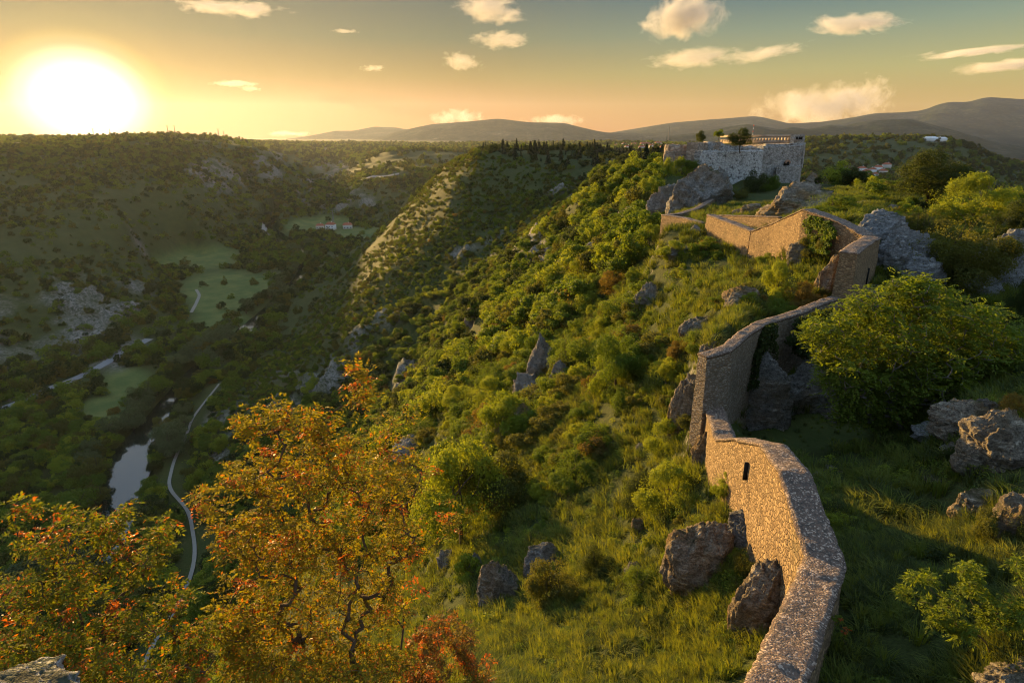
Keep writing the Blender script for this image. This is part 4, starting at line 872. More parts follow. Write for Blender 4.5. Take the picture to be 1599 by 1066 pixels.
# ---------------------------------------------------------------- grown trees
def grow(name, label, base, blobs, n, leaf, nleaf, lmat, crad, seed, trunk_r=.05, cat='tree', stems=1, bark='bark', dz=.25, accent_mat=None, acc=.0, parts=('trunk', 'crown'), group=None, aspect=.45, tmin=.0035, spread=.0):
    """blobs: (px, py, rx_px, ry_px, Y, half depth) the crown's clumps in space; limbs are grown to reach every twig"""
    r = np.random.default_rng(seed); B = np.array(base, float)
    wts = np.array([b[2]*b[3] for b in blobs], float); ci = r.choice(len(blobs), n, p=wts/wts.sum()); A_ = []
    for c in ci:
        px, py, rx, ry, Y, hd = blobs[c]; q = r.normal(size=3); q /= np.linalg.norm(q); k = r.uniform(0, 1)**.45; A_.append(at(px+q[0]*rx*k, py+q[1]*ry*k, Y+q[2]*hd*k))
    A_ = np.array(A_); o = np.argsort(np.linalg.norm(A_-B, axis=1)); A_ = A_[o]
    top = A_.mean(0); H = top-B
    nodes = [B]; par = [-1]
    for s_ in range(stems):
        off = np.array([r.normal()*.12, r.normal()*.12, 0])*np.linalg.norm(H)*(stems > 1); e = B+H*.55+off*2.2
        pts = bend(B+off*.3, e, r, .05, 9); last = 0
        for p in pts[1:]: nodes.append(p); par.append(last); last = len(nodes)-1
    Np = np.zeros((len(nodes)+n*4+10, 3)); Np[:len(nodes)] = nodes; cnt = len(nodes); leafn = []
    for a in A_:
        d = Np[:cnt]-a; cost = np.linalg.norm(d, axis=1)+.6*np.maximum(Np[:cnt, 2]-a[2]+dz*np.linalg.norm(d, axis=1), 0); j = int(np.argmin(cost)); p0 = Np[j]; L = np.linalg.norm(a-p0)
        m_ = 2 if L < crad*2.5 else 4; pp = bend(p0, a, r, .09, m_+1); last = j
        for p in pp[1:]:
            Np[cnt] = p; par.append(last); last = cnt; cnt += 1
            if cnt >= len(Np): Np = np.concatenate([Np, np.zeros_like(Np)])
        leafn.append(last)
    par = np.array(par); w_ = np.zeros(cnt)
    for l in leafn: w_[l] += 1
    for i in range(cnt-1, 0, -1): w_[par[i]] += w_[i]
    rad = np.maximum(trunk_r*(w_/w_[0].clip(1))**.48, tmin)
    a = np.arange(5)/5*6.283; P0 = Np[par[1:cnt]]; P1 = Np[1:cnt]; T = P1-P0; T /= np.maximum(np.linalg.norm(T, axis=1, keepdims=True), 1e-9)
    up = np.where(np.abs(T[:, 2:3]) > .9, [[1., 0, 0]], [[0, 0, 1.]]); Bn = np.cross(T, up); Bn /= np.linalg.norm(Bn, axis=1, keepdims=True); U = np.cross(Bn, T)
    cs_ = np.cos(a)[None, :, None]*Bn[:, None]+np.sin(a)[None, :, None]*U[:, None]
    rA = np.minimum(rad[par[1:cnt]], rad[1:cnt]*1.35)[:, None, None]; rB = rad[1:cnt][:, None, None]
    V = np.concatenate([P0[:, None]+cs_*rA, P1[:, None]+T[:, None]*rB*.3+cs_*rB], 1).reshape(-1, 3); k = np.arange(cnt-1)[:, None]*10; j = np.arange(5)[None]; j2 = (j+1) % 5
    Fq = np.stack([k+j, k+j2, k+j2+5, k+j+5], -1).reshape(-1, 4)
    e = bpy.data.objects.new(name, None); root_col.objects.link(e); e.location = B; e['label'] = label; e['category'] = cat
    if group: e['group'] = group
    link(parts[0], mesh_np(parts[0], V-B, Fq, M[bark], True), e)
    C = np.repeat(Np[leafn], nleaf, 0); q = r.normal(size=C.shape); q /= np.linalg.norm(q, axis=1, keepdims=True)
    # pinnate leaves: leaflets in pairs along stalks that radiate from each twig end
    rt = np.random.default_rng(seed+5); ns = max(nleaf//9, 2); dirs = rt.normal(size=(n*ns, 3)); dirs[:, 2] = dirs[:, 2]*.5+.15; dirs /= np.linalg.norm(dirs, axis=1, keepdims=True)
    org = np.repeat(Np[leafn], ns, 0)+rt.normal(size=(n*ns, 3))*crad*.22; ln_ = crad*rt.uniform(.55, 1.15, (n*ns, 1))
    lat = np.cross(dirs, np.array([0, 0, 1.])+rt.normal(size=dirs.shape)*.25); lat /= np.linalg.norm(lat, axis=1, keepdims=True); nr_ = np.cross(lat, dirs); Cs, Ns, As = [], [], []
    for q_ in range(9):
        f_ = .25+.75*(q_//2)/4; sd_ = (1 if q_ % 2 else -1)*(q_ < 8); drop = np.array([0, 0, -1.])*crad*.28*f_*f_
        Cs.append(org+dirs*ln_*f_+lat*sd_*leaf*.5+drop); As.append(lat*sd_+dirs*(.55 if sd_ else 1)); Ns.append(nr_+rt.normal(size=nr_.shape)*.35)
    C = np.concatenate(Cs); Nn = np.concatenate(Ns); Ax = np.concatenate(As); V, F2 = leaf_quads(C, Nn, leaf, r, aspect, axis=Ax); own = np.tile(np.repeat(np.arange(n), ns), 9)
    if accent_mat:
        red = (rt.uniform(size=n) < acc); rm = red[own]
        me2 = mesh_np('reddish_leaves', V.reshape(-1, 4, 3)[rm].reshape(-1, 3)-B, np.arange(rm.sum()*4).reshape(-1, 4), M[accent_mat]); link('reddish_leaves', me2, e)
        V = V.reshape(-1, 4, 3)[~rm].reshape(-1, 3); F2 = np.arange(len(V)).reshape(-1, 4)
    link(parts[1], mesh_np(parts[1], V-B, F2, M[lmat]), e); return e
# foreground pistachio trees
b1_ = [(556,578,14,20,6.6,.15),(562,612,22,22,6.6,.2),(440,650,52,26,6.4,.35),(385,668,22,22,6.3,.2),(500,672,45,35,6.7,.4),(600,662,35,30,6.9,.4),(640,640,10,30,7,.2),(540,722,80,50,6.7,.6),(450,740,80,60,6.4,.6),(350,745,45,30,6.1,.4),
 (620,742,50,55,7,.5),(560,820,90,60,6.8,.6),(450,840,80,60,6.4,.6),(630,850,40,45,7,.5),(370,850,50,55,6.1,.5),(520,920,110,60,6.7,.6),(400,940,90,50,6.2,.5),(610,930,50,50,6.9,.4),(315,790,28,35,6.0,.3),(480,1000,120,50,6.5,.5),(700,810,12,40,7,.2)]
grow('pistachio_tree', 'tall airy tree with gold, green and red leaves rising from twin dark stems', at(568,1090,6.8), b1_, 760, .050, 45, 'leaf_pistachio', .19, 5, .055, stems=2, accent_mat='leaf_red', acc=.06)
b2_ = [(40,795,30,20,4.9,.3),(110,815,42,22,4.9,.3),(190,800,24,12,5,.2),(60,850,50,24,4.8,.3),(170,835,40,30,5.0,.3),(30,920,45,45,4.6,.4),(120,910,60,40,4.8,.4),(210,880,40,35,5,.3),(255,830,24,40,5.2,.3),(60,1000,80,50,4.5,.4),(190,980,70,40,4.8,.4),(270,940,30,40,5.1,.3),(130,1050,100,45,4.5,.4),(300,1010,50,40,5.1,.3),(250,1060,80,35,4.8,.3),(10,1050,30,40,4.3,.3)]
grow('spreading_pistachio', 'spreading red-tipped tree filling the bottom left corner, thin bent branches showing', at(330,1230,5.2), b2_, 540, .042, 45, 'leaf_pistachio', .14, 9, .04, stems=2, accent_mat='leaf_red', acc=.06)
b3_ = [(400,1040,90,35,5.9,.4),(520,1050,90,30,6.2,.4),(600,1030,60,35,6.6,.3),(350,980,40,40,5.8,.3)]
grow('low_pistachio', 'low leafy bush with yellowing leaves along the bottom edge below the twin stems', at(470,1180,6.1), b3_, 260, .046, 45, 'leaf_pistachio', .15, 12, .025, stems=3)
b4_ = [(690,965,26,20,7.6,.25),(668,1000,40,25,7.4,.3),(720,1010,30,35,7.7,.3),(650,1050,60,30,7.2,.3),(740,1050,30,30,7.7,.2)]
grow('smoke_shrub', 'small red and orange shrub at the bottom edge right of the twin-stemmed tree', at(690,1130,7.4), b4_, 240, .046, 45, 'leaf_rust', .14, 15, .02, stems=3, accent_mat='leaf_red', acc=.25, cat='shrub', parts=('stems', 'foliage'))
# big round tree beyond the sunken yard
gb = hit(1412, 668)
b5_ = [(1425,442,42,18,25,1.2),(1430,462,60,26,25,1.6),(1355,480,55,30,24.5,1.6),(1500,500,80,38,25.5,1.8),(1310,520,55,34,24,1.4),(1400,530,90,50,25,2.4),(1500,560,90,45,25.5,2.2),(1340,580,70,45,24,1.8),(1450,600,90,38,25,2.2),(1335,640,42,24,24,1.0),(1580,540,50,40,26,1.8),(1390,640,40,30,24.5,1.2),(1255,518,14,7,24,.4),(1580,600,40,26,25.5,1.5),(1290,560,20,20,24,.6)]
grow('round_tree', 'big spreading fresh green tree beyond the curved wall at the sunken yard', gb, b5_, 1350, .15, 45, 'leaf_walnut', .50, 21, .17, stems=3, bark='bark_grey', tmin=.012, aspect=.5)
b6_ = [(1440,903,26,12,9.0,.3),(1512,900,22,30,9.2,.3),(1478,940,32,14,9,.3),(1560,960,36,24,9,.35),(1592,890,14,30,9.1,.3),(1500,985,34,12,8.8,.3),(1470,965,24,10,8.9,.2),(1590,960,20,30,8.8,.3),(1530,930,20,14,9,.2),(1420,925,16,7,8.9,.2)]
grow('feathery_sapling', 'feathery green sapling in the shaded garden at the lower right', at(1570,1040,9.0), b6_, 190, .08, 36, 'leaf_walnut', .16, 23, .02, stems=3, cat='sapling', aspect=.32)
b7_ = [(1306,965,10,8,10.3,.1),(1316,985,12,10,10.3,.12)]
grow('garden_seedling', 'small reddish-tipped plant against the shaded inner side of the curved wall', hit(1322,1015), b7_, 16, .06, 14, 'leaf_walnut', .08, 25, .008, cat='plant', accent_mat='leaf_red', acc=.25, parts=('stems', 'foliage'))

def plantpx(name, key, idx, px, pyb, wpx, hpx, label, cat='bush', group=None, Y=None, mat=None):
    b = hit(px, pyb) if Y is None else at(px, pyb, Y); k = b[1]/(F0*CP+(H0/2-pyb)*SP)*1.02
    return plant(name, key, idx, (b[0], b[1], b[2]-.03*hpx*k), hpx*k, wpx*k*.85, label=label, cat=cat, group=group, parts=('foliage', 'stems') if cat in ('bush', 'shrub') else ('crown', 'trunk'))
proto('bush_fine', 'bush', 26000, .021, ['leaf_bright', 'leaf_green', 'leaf_rust', 'leaf_dark', 'leaf_olive'], [81, 82, 83, 84, 85], 2500, .25, .012)
proto('tree_fine', 'tree', 24000, .021, ['leaf_bright', 'leaf_green', 'leaf_dark', 'leaf_olive'], [91, 92, 93, 94], 2500, .36, .018)
T = plantpx
T('round_bush_tree','tree_fine',0,722,850,175,200,'broad yellow-green tree in front of the deep shadow right of the orange tree','tree')
T('small_tree','tree_fine',3,640,830,110,120,'olive tree behind the right side of the orange tree','tree')
T('small_tree','tree_fine',3,770,800,150,120,'brownish olive tree behind the broad yellow-green one','tree')
T('small_tree','tree_fine',1,962,612,110,112,'upright tree with a visible dark trunk on the middle slope','tree')
T('small_tree','tree_fine',0,795,690,100,96,'slim-trunked bright tree left of the upright trunked tree, above the brownish ones','tree')
T('small_tree','bush_fine',1,885,580,62,90,'dark-based bush tree right of the jagged pinnacle','tree')
T('shrub','bush_fine',0,1045,800,110,100,'bright green shrub spread beside the curved wall bank','shrub')
T('shrub','bush_fine',0,1040,712,76,72,'bright green shrub below the pale crag','shrub')
T('shrub','bush_fine',1,900,752,100,74,'mid green shrub on the shaded bank above the grass strip','shrub')
T('shrub','bush_fine',3,1010,785,90,60,'dark shrub above the bright one beside the curved wall','shrub')
T('shrub','bush_fine',4,865,940,100,100,'leafy shrub draped over the long grey rock','shrub')
T('shrub','bush_fine',3,935,900,70,66,'dark rounded shrub right of the shrub draped over the rock','shrub')
T('shrub','bush_fine',1,1000,925,76,60,'green shrub in front of the tall sunlit rock face','shrub')
T('shrub','bush_fine',0,1135,780,60,60,'spiky green shrub on the tall rock face','shrub')
T('shrub','bush_fine',4,1160,900,50,60,'shrub growing between the rocks under the curved wall','shrub')
T('shrub','bush_fine',1,1090,545,60,50,'bright little shrub beside the mossy rock above the stepped wall','shrub')
T('shrub','bush_fine',0,1215,470,66,76,'bright light green shrub in the grass below the ivy','shrub')
T('shrub','bush_fine',2,1250,485,80,60,'rusty shrub by the foot of the bastion','shrub')
T('shrub','bush_fine',0,1050,408,56,40,'bright yellow-green shrub below the end wall','shrub')
T('shrub','bush_fine',2,1102,392,40,26,'rusty shrub at the foot of the zigzag wall','shrub')
T('shrub','bush_fine',4,1280,400,70,50,'olive shrub under the ivied peak','shrub')
T('brow_tree','tree_fine',2,1440,325,140,92,'dark green domed tree standing on the brow against the far plain','tree')
T('brow_tree','bush_fine',0,1512,352,130,95,'broad bright yellow-green bush tree on the brow beside the domed one','tree')
T('brow_tree','bush_fine',3,1585,372,110,80,'dark bush tree at the right edge of the brow','tree')
T('brow_tree','bush_fine',4,1490,440,160,140,'large dark olive bush between the blue-grey rock and the whitish rock','tree')
T('brow_tree','bush_fine',4,1445,375,90,66,'olive bush behind the broad grey rock mass','tree')
T('brow_tree','bush_fine',1,1302,334,82,48,'green bush on the brow right of the pinkish slab','tree')
T('brow_tree','bush_fine',3,1590,510,60,110,'dark ivy-like bush right of the whitish rock','tree')
T('shrub','bush_fine',1,1350,318,50,22,'low green shrub on the grassy brow','shrub')
T('shrub','bush_fine',2,1590,660,70,60,'rusty green shrub over the large craggy rock at the right edge','shrub')
T('shrub','bush_fine',3,1490,722,46,40,'round dark shrub in the garden grass','shrub')
T('shrub','bush_fine',4,1560,850,80,90,'loose green shrub between the cracked rock and the sapling','shrub')
T('castle_tree','tree_fine',2,1156,236,48,36,'dark spreading tree growing out of the castle front wall','tree',Y=141)
T('castle_tree','tree_fine',2,1092,226,24,22,'thin dark bush on the castle top left','tree',Y=147)
T('castle_tree','tree_fine',1,1122,218,22,18,'bright green tree on the castle top beside the warm block','tree',Y=152)
T('castle_bush','bush_fine',1,1200,299,38,42,'bright green tree against the foot of the castle wall','tree',Y=134)
T('castle_bush','bush_fine',3,1178,302,48,46,'dark tree against the foot of the castle wall','tree',Y=132)
T('castle_bush','bush_fine',1,1132,306,34,34,'green bush between the high grey crag and the castle wall foot','tree',Y=128)
T('castle_bush','bush_fine',4,1155,316,42,32,'olive bush in the yard below the castle','tree',Y=124)
T('castle_bush','bush_fine',3,1098,275,28,24,'dark bush on top of the high grey crag','tree',Y=136)
T('castle_bush','bush_fine',0,1060,290,46,52,'yellow-green bush under the ruined round tower','tree',Y=138)
T('castle_bush','bush_fine',0,1040,300,36,62,'yellow-green bush on the castle rock left edge','tree',Y=136)
T('castle_bush','bush_fine',1,1080,262,30,20,'green bush at the foot of the warm block wall','tree',Y=138)
T('castle_bush','bush_fine',3,1277,288,12,18,'small dark bush right of the brown tower stump','tree',Y=150)
for i,(px_,py_,w_,h_,k_) in enumerate([(1010,318,40,46,0),(985,335,44,44,1),(1022,352,30,24,4),(1015,385,44,40,0),(995,405,44,46,1),(965,395,50,44,0),(940,420,54,48,4),(905,445,52,50,0),(870,455,50,46,1),(925,470,56,50,0),(960,455,50,44,2),(895,500,62,56,1),(850,510,56,50,0),(960,500,56,46,4),(935,535,56,48,0),(810,560,60,56,0),(770,600,70,60,1),(760,640,80,66,0),(720,640,64,50,4),(905,560,50,44,2),(1060,560,46,40,2),(1040,600,60,50,4),(1075,660,50,44,2)]):
    T('slope_tree','bush_fine' if i % 3 else 'tree_fine',k_,px_,py_,w_*1.05,h_,f"{['bright','mid green','rusty','dark','olive'][k_]} rounded tree in the sunlit belt of trees on the near slope",'tree',group='trees of the sunlit belt on the near slope')
# ---------------------------------------------------------------- grass
def tuft(name, seed, n, mat, hgt=1.0, spread=.5, wid=.035):
    r = np.random.default_rng(seed); a = r.uniform(0, 6.283, n); q = r.uniform(0, 1, n)**.6*spread*.6; b = np.stack([np.cos(a)*q, np.sin(a)*q, np.zeros(n)], -1)
    l = r.uniform(.1, .75, n)*spread*1.4; ld = a+r.normal(size=n)*.8; h = hgt*r.uniform(.45, 1, n); s_ = np.stack([-np.sin(ld), np.cos(ld), np.zeros(n)], -1)*wid*.5
    m1 = b+np.stack([np.cos(ld)*l*.3, np.sin(ld)*l*.3, h*.62], -1); tp = b+np.stack([np.cos(ld)*l, np.sin(ld)*l, h*(1-.25*l)], -1)
    V = np.stack([b-s_, b+s_, m1+s_*.8, m1-s_*.8, tp+s_*.1, tp-s_*.1], 1).reshape(-1, 3); k = np.arange(n)[:, None]*6
    Fq = np.concatenate([k+np.array([0, 1, 2, 3]), k+np.array([3, 2, 4, 5])]); return mesh_np(name, V, Fq, M[mat])
def herb(name, seed, n, mat):
    r = np.random.default_rng(seed); a = r.uniform(0, 6.283, n); q = r.uniform(0, .5, n); C = np.stack([np.cos(a)*q, np.sin(a)*q, r.uniform(.05, .75, n)*(1-q)], -1)
    V, Fq = leaf_quads(C, np.array([0, 0, 1.])+r.normal(size=(n, 3))*.5, .13, r, .5); return mesh_np(name, V, Fq, M[mat])
DUMMY = bpy.data.meshes.new('none')
PROTO['tuft'] = [(tuft('tuft', i+1, 70, ['grass_blade', 'grass_blade', 'grass_dark', 'grass_blade'][i], 1, .5+.15*i), DUMMY) for i in range(4)]+[(herb('herb', i+7, 170, ['leaf_green', 'leaf_bright', 'leaf_olive', 'leaf_dark'][i]), DUMMY) for i in range(4)]
def grass_band(r0, r1, step, smin, smax):
    def dn(x, y, z, px, py, r):
        n = len(x); d = np.ones(n)*np.clip(.75+fbm(x/1.7, y/1.7, 3, 95)*1.1, .1, 1); s = rng.uniform(smin, smax, n); k = rng.choice(8, n, p=[.2, .2, .15, .15, .1, .06, .08, .06])
        d[inpoly(px, py, [(1120,650),(1330,650),(1370,690),(1250,712),(1130,700)]) & (r < 40)] *= .35; s[inpoly(px, py, [(1120,650),(1330,650),(1370,690),(1250,712),(1130,700)])] *= .35
        dw = dist_poly(x, y, WALLXY); d[dw < .55] = 0
        gd = inpoly(px, py, INSIDE); kd = rng.choice([2, 0, 3, 7], n, p=[.4, .2, .2, .2]); k = np.where(gd & (py > 780), kd, k)
        d[(z < -32)] *= .5
        return d, s, k
    return scatter_band(r0, r1, step, dn)
G1 = grass_band(6.5, 20, .155, .22, .5); G2 = grass_band(20, 45, .32, .35, .75); G3 = grass_band(45, 110, .62, .5, 1.0)
gx = [np.concatenate([a, b, c_]) for a, b, c_ in zip(G1, G2, G3)]; print('tufts', len(gx[0]))
gn_scatter('long_grass', gx[0], gx[1], gx[2], gx[3], gx[4], ['tuft'], 'long wild grass and herbs over the slopes and the garden', 'grass')
# ---------------------------------------------------------------- river, roads
def ribbon(name, pts, widths, z=None, mat=None, ds=2.0, up=.22, kind='structure', cols=5, seed=0):
    P2 = np.array(pts, float); seg = np.linalg.norm(np.diff(P2, axis=0), axis=1); s = np.append(0, np.cumsum(seg)); t = np.arange(0, s[-1], ds)
    C = np.stack([np.interp(t, s, P2[:, i]) for i in (0, 1)], -1); k = max(int(6/ds), 1)*2+1; kr = np.ones(k)/k
    C = np.stack([np.convolve(np.pad(C[:, i], k//2, 'edge'), kr, 'valid') for i in (0, 1)], -1); w_ = np.interp(t, s, np.broadcast_to(widths, len(s)))*(1+.12*fbm(t/9, t*0+seed, 3, seed))
    T_ = np.gradient(C, axis=0); T_ /= np.linalg.norm(T_, axis=1, keepdims=True); Nn = np.stack([-T_[:, 1], T_[:, 0]], -1); u = np.linspace(-1, 1, cols)
    X = C[:, None, 0]+Nn[:, None, 0]*u*w_[:, None]; Y = C[:, None, 1]+Nn[:, None, 1]*u*w_[:, None]
    Z = np.full(X.shape, z) if z is not None else grid_z(X, Y)+up
    if z is None: Z = np.maximum(Z, Z.mean(1, keepdims=True)*.5+Z*.5)
    me = mesh_np(name, np.stack([X, Y, Z], -1).reshape(-1, 3), grid_faces(len(t), cols), mat, True); return link(name, me, kind=kind)
m, N = material('water'); pos = N.new('ShaderNodeNewGeometry').outputs['Position']
M['water'] = finish(m, N, (.012, .018, .012), .06, N.noise(pos, 1.5, 3, .5), .02, .25, .8)
m, N = material('gravel_road'); pos = N.new('ShaderNodeNewGeometry').outputs['Position']; n = N.noise(pos, .8, 5, .6)
M['gravel_road'] = finish(m, N, N.mix(n, (.17, .155, .13), (.27, .25, .215)), .95)
m, N = material('asphalt'); pos = N.new('ShaderNodeNewGeometry').outputs['Position']; n = N.noise(pos, .8, 5, .6)
M['asphalt'] = finish(m, N, N.mix(n, (.16, .16, .165), (.24, .24, .24)), .9)
ribbon('river', [q[:2] for q in RIV], [q[2]*.95 for q in RIV], FLOOR-.55, M['water'], 3, cols=3)
for k, (pp, w_) in ROADS.items(): ribbon(k.split('_')[-1] if False else k, RD[k], w_, None, M['gravel_road'] if k != 'valley_road' else M['asphalt'], 1.5, .45)
ribbon('hill_road', HILLROAD, 7, None, M['gravel_road'], 4, 1.2)

# ---------------------------------------------------------------- trees along the river
SEEN = [(205,708,48),(262,622,12),(303,577,12),(400,497,18),(380,515,10),(467,436,12),(430,362,24),(186,760,26),(185,835,25),(120,960,40)]
cl = []
for (x0, y0, w0), (x1, y1, w1) in zip(RIV[:-1], RIV[1:]):
    L = math.hypot(x1-x0, y1-y0)
    for q in np.arange(0, L, 6.0):
        t = q/L; x = x0+(x1-x0)*t; y = y0+(y1-y0)*t; w_ = w0+(w1-w0)*t; nx, ny = -(y1-y0)/L, (x1-x0)/L
        for sg in (-1, 1):
            o_ = sg*(w_+rng.uniform(1.0, 6)); cl.append((x+nx*o_+rng.normal()*1.5, y+ny*o_+rng.normal()*1.5, rng.uniform(6.5, 11.5)))
nt = 0
for (x, y, s_) in cl:
    z = float(grid_z(x, y)); px, py = proj(x, y, z+s_*.5); k = F0/math.hypot(x, y, z)*s_
    px, py = float(px), float(py)
    if not (-40 < px < W0 and py < H0+80) or (px > 380 and py > 560): continue
    if any(math.hypot(px-a, (py-b)*1.2) < c_+k*.42 for a, b, c_ in SEEN): continue
    i = int(rng.integers(0, 5)); cn = colour_of('willow', i)
    wh = 'downstream river' if py > 600 else ('river bend below the meadows' if py > 440 else 'far stretch near the red houses')
    plant('riverside_tree', 'willow', i, (x, y, z-.3), s_, s_*rng.uniform(1.0, 1.35), label=f'{cn} tree on the bank along the {wh}', cat='tree', group=f'trees along the {wh}'); nt += 1
print('riverside', nt)

# ---------------------------------------------------------------- houses
def cmat(name, a, rough=.9, b=None):
    m, N = material(name); n = N.noise(N.new('ShaderNodeNewGeometry').outputs['Position'], 1.5, 4, .6); M[name] = finish(m, N, N.mix(n, a, b or tuple(v*.8 for v in a)), rough); return M[name]
cmat('plaster', (.62, .58, .52)); cmat('plaster_white', (.78, .77, .74)); cmat('roof_tile', (.34, .11, .06)); cmat('steel', (.20, .20, .20)); cmat('paint_red', (.55, .06, .05)); cmat('paint_white', (.8, .8, .8)); cmat('paint_blue', (.05, .16, .5)); cmat('rubber', (.02, .02, .02))
def boxes(name, bl, mat, parent=None, loc=None):
    V, Fq = [], []
    for (x0, y0, z0, x1, y1, z1) in bl:
        o_ = len(V); V += [(x, y, z) for z in (z0, z1) for y in (y0, y1) for x in (x0, x1)]
        Fq += [tuple(o_+i for i in f) for f in ((0,2,3,1),(4,5,7,6),(0,1,5,4),(1,3,7,5),(3,2,6,7),(2,0,4,6))]
    return link(name, mesh_np(name, V, Fq, M[mat]), parent, loc=loc)
HM = {}
def house(label, loc, w_, d_, h_, rot, wall='plaster', roof='roof_tile', group=None, windows=True):
    e = bpy.data.objects.new('house', None); root_col.objects.link(e); e.location = loc; e.rotation_euler[2] = rot; e['label'] = label; e['category'] = 'house'
    if group: e['group'] = group
    boxes('wall', [(-w_/2, -d_/2, -2, w_/2, d_/2, h_)], wall, e)
    rh = d_*.32; o_ = .5; V = [(-w_/2-o_, -d_/2-o_, h_), (w_/2+o_, -d_/2-o_, h_), (w_/2+o_, d_/2+o_, h_), (-w_/2-o_, d_/2+o_, h_), (-w_/2+d_*.2, 0, h_+rh), (w_/2-d_*.2, 0, h_+rh)]
    me = bpy.data.meshes.new('roof'); me.from_pydata(V, [], [(0,1,5,4),(2,3,4,5),(1,2,5),(3,0,4),(3,2,1,0)]); me.materials.append(M[roof]); rf = link('roof', me, e)
    boxes('chimney', [(w_*.1, -.4, h_+rh*.3, w_*.1+.8, .4, h_+rh+.9)], wall, rf)
    if windows:
        for i in range(3):
            for fl in range(max(1, int(h_/3))):
                x = -w_/2+w_*(i+.5)/3; boxes('window', [(x-.6, -d_/2-.06, 1+fl*3, x+.6, -d_/2+.05, 2.4+fl*3)], 'dark_opening', e)
    return e
def hloc(px, py): return tuple(hit(px, py))
house('leftmost low red-roofed house by the river bend', hloc(500,357), 10, 8, 4, .2)
house('pale two-storey house with a red roof between the other two in the valley', hloc(517,359), 11, 10, 7, -.1, 'plaster_white')
house('red-roofed house furthest right of the three in the valley', hloc(543,357), 12, 9, 5, .3)
tv = [(1007,229,30,18,7,.1,'plaster'),(1003,235,15,10,7,0,'plaster_white'),(1018,231,14,10,6,.3,'plaster_white'),(990,228,20,12,6,.1,'plaster'),(975,227,16,12,6,.5,'plaster_white'),(962,230,13,9,6,.2,'plaster'),(1028,227,22,14,8,.1,'plaster_white'),(945,226,18,12,7,.1,'plaster'),(928,225,18,12,6,.2,'plaster_white'),(912,226,16,10,6,.3,'plaster'),(980,233,13,9,6,.1,'plaster_white'),(1035,234,14,10,6,.2,'plaster'),(1022,236,13,10,6,.2,'plaster_white'),(1000,224,24,14,7,.1,'plaster'),(885,226,18,12,6,.1,'plaster'),(868,229,14,10,6,.3,'plaster_white'),(855,227,16,10,6,.1,'plaster')]
def where_town(px): return 'left of' if px < 960 else 'just left of'
for i, (px, py, w_, d_, h_, ro, wl) in enumerate(tv):
    house(['broad red-roofed hall in the town left of the castle','small white house just in front of the broad red-roofed hall','white house close to the castle rock'][i] if i < 3 else f"{'white' if 'white' in wl else 'cream'} red-roofed town house on the plain beyond the ridge, in the {'near' if py > 228 else 'far'} row", hloc(px, py), w_, d_, h_, ro, wl, windows=False, group='town houses on the plain beyond the ridge')
for i, (px, py) in enumerate([(1345,268),(1352,272),(1362,270),(1340,276),(1371,266),(1356,279),(1366,277),(1378,272),(1333,272),(1384,262)]):
    house('tiny pale house of the village at the foot of the dark hill', hloc(px, py), 11, 9, 5, i*.7, 'plaster' if i % 2 else 'plaster_white', windows=False, group='village houses below the dark hill')
house('long white building on the crest of the dark hill, left one', tuple(hit(1452,220.5)), 26, 10, 6, .1, 'plaster_white', 'plaster_white', windows=False)
house('long white building on the crest of the dark hill, right one', tuple(hit(1464,221.5)), 34, 10, 6, .05, 'plaster_white', 'plaster_white', windows=False)
# two vehicles by the valley houses
def car(label, loc, L, body, rot, cat='car', h_=1.4):
    e = bpy.data.objects.new('parked_'+cat, None); root_col.objects.link(e); e.location = loc; e.rotation_euler[2] = rot; e['label'] = label; e['category'] = cat
    boxes('body', [(-L/2, -.85, .35, L/2, .85, .85+(h_-1.4)*.7), (-L*.30, -.75, .85, L*.25, .75, h_)], body, e)
    for sx in (-.32, .32):
        for sy in (-.8, .8):
            V, Fq = [], []; tube(V, Fq, [(sx*L, sy-.1, .35), (sx*L, sy+.1, .35)], [.34, .34], 12); link('wheel', mesh_np('wheel', np.concatenate(V), np.concatenate(Fq), M['rubber']), e)
    boxes('window', [(-L*.31, -.7, .95, -L*.29, .7, h_-.12), (-L*.27, -.77, .95, L*.22, -.74, h_-.12)], 'dark_opening', e)
    return e
car('white van parked by the track below the three valley houses', tuple(hit(499,378)+np.array([0,0,.5])), 6.0, 'paint_white', .2, 'van', 2.2)
car('blue truck parked by the track below the three valley houses', tuple(hit(510,377)+np.array([0,0,.5])), 8.0, 'paint_blue', .1, 'truck', 2.8)

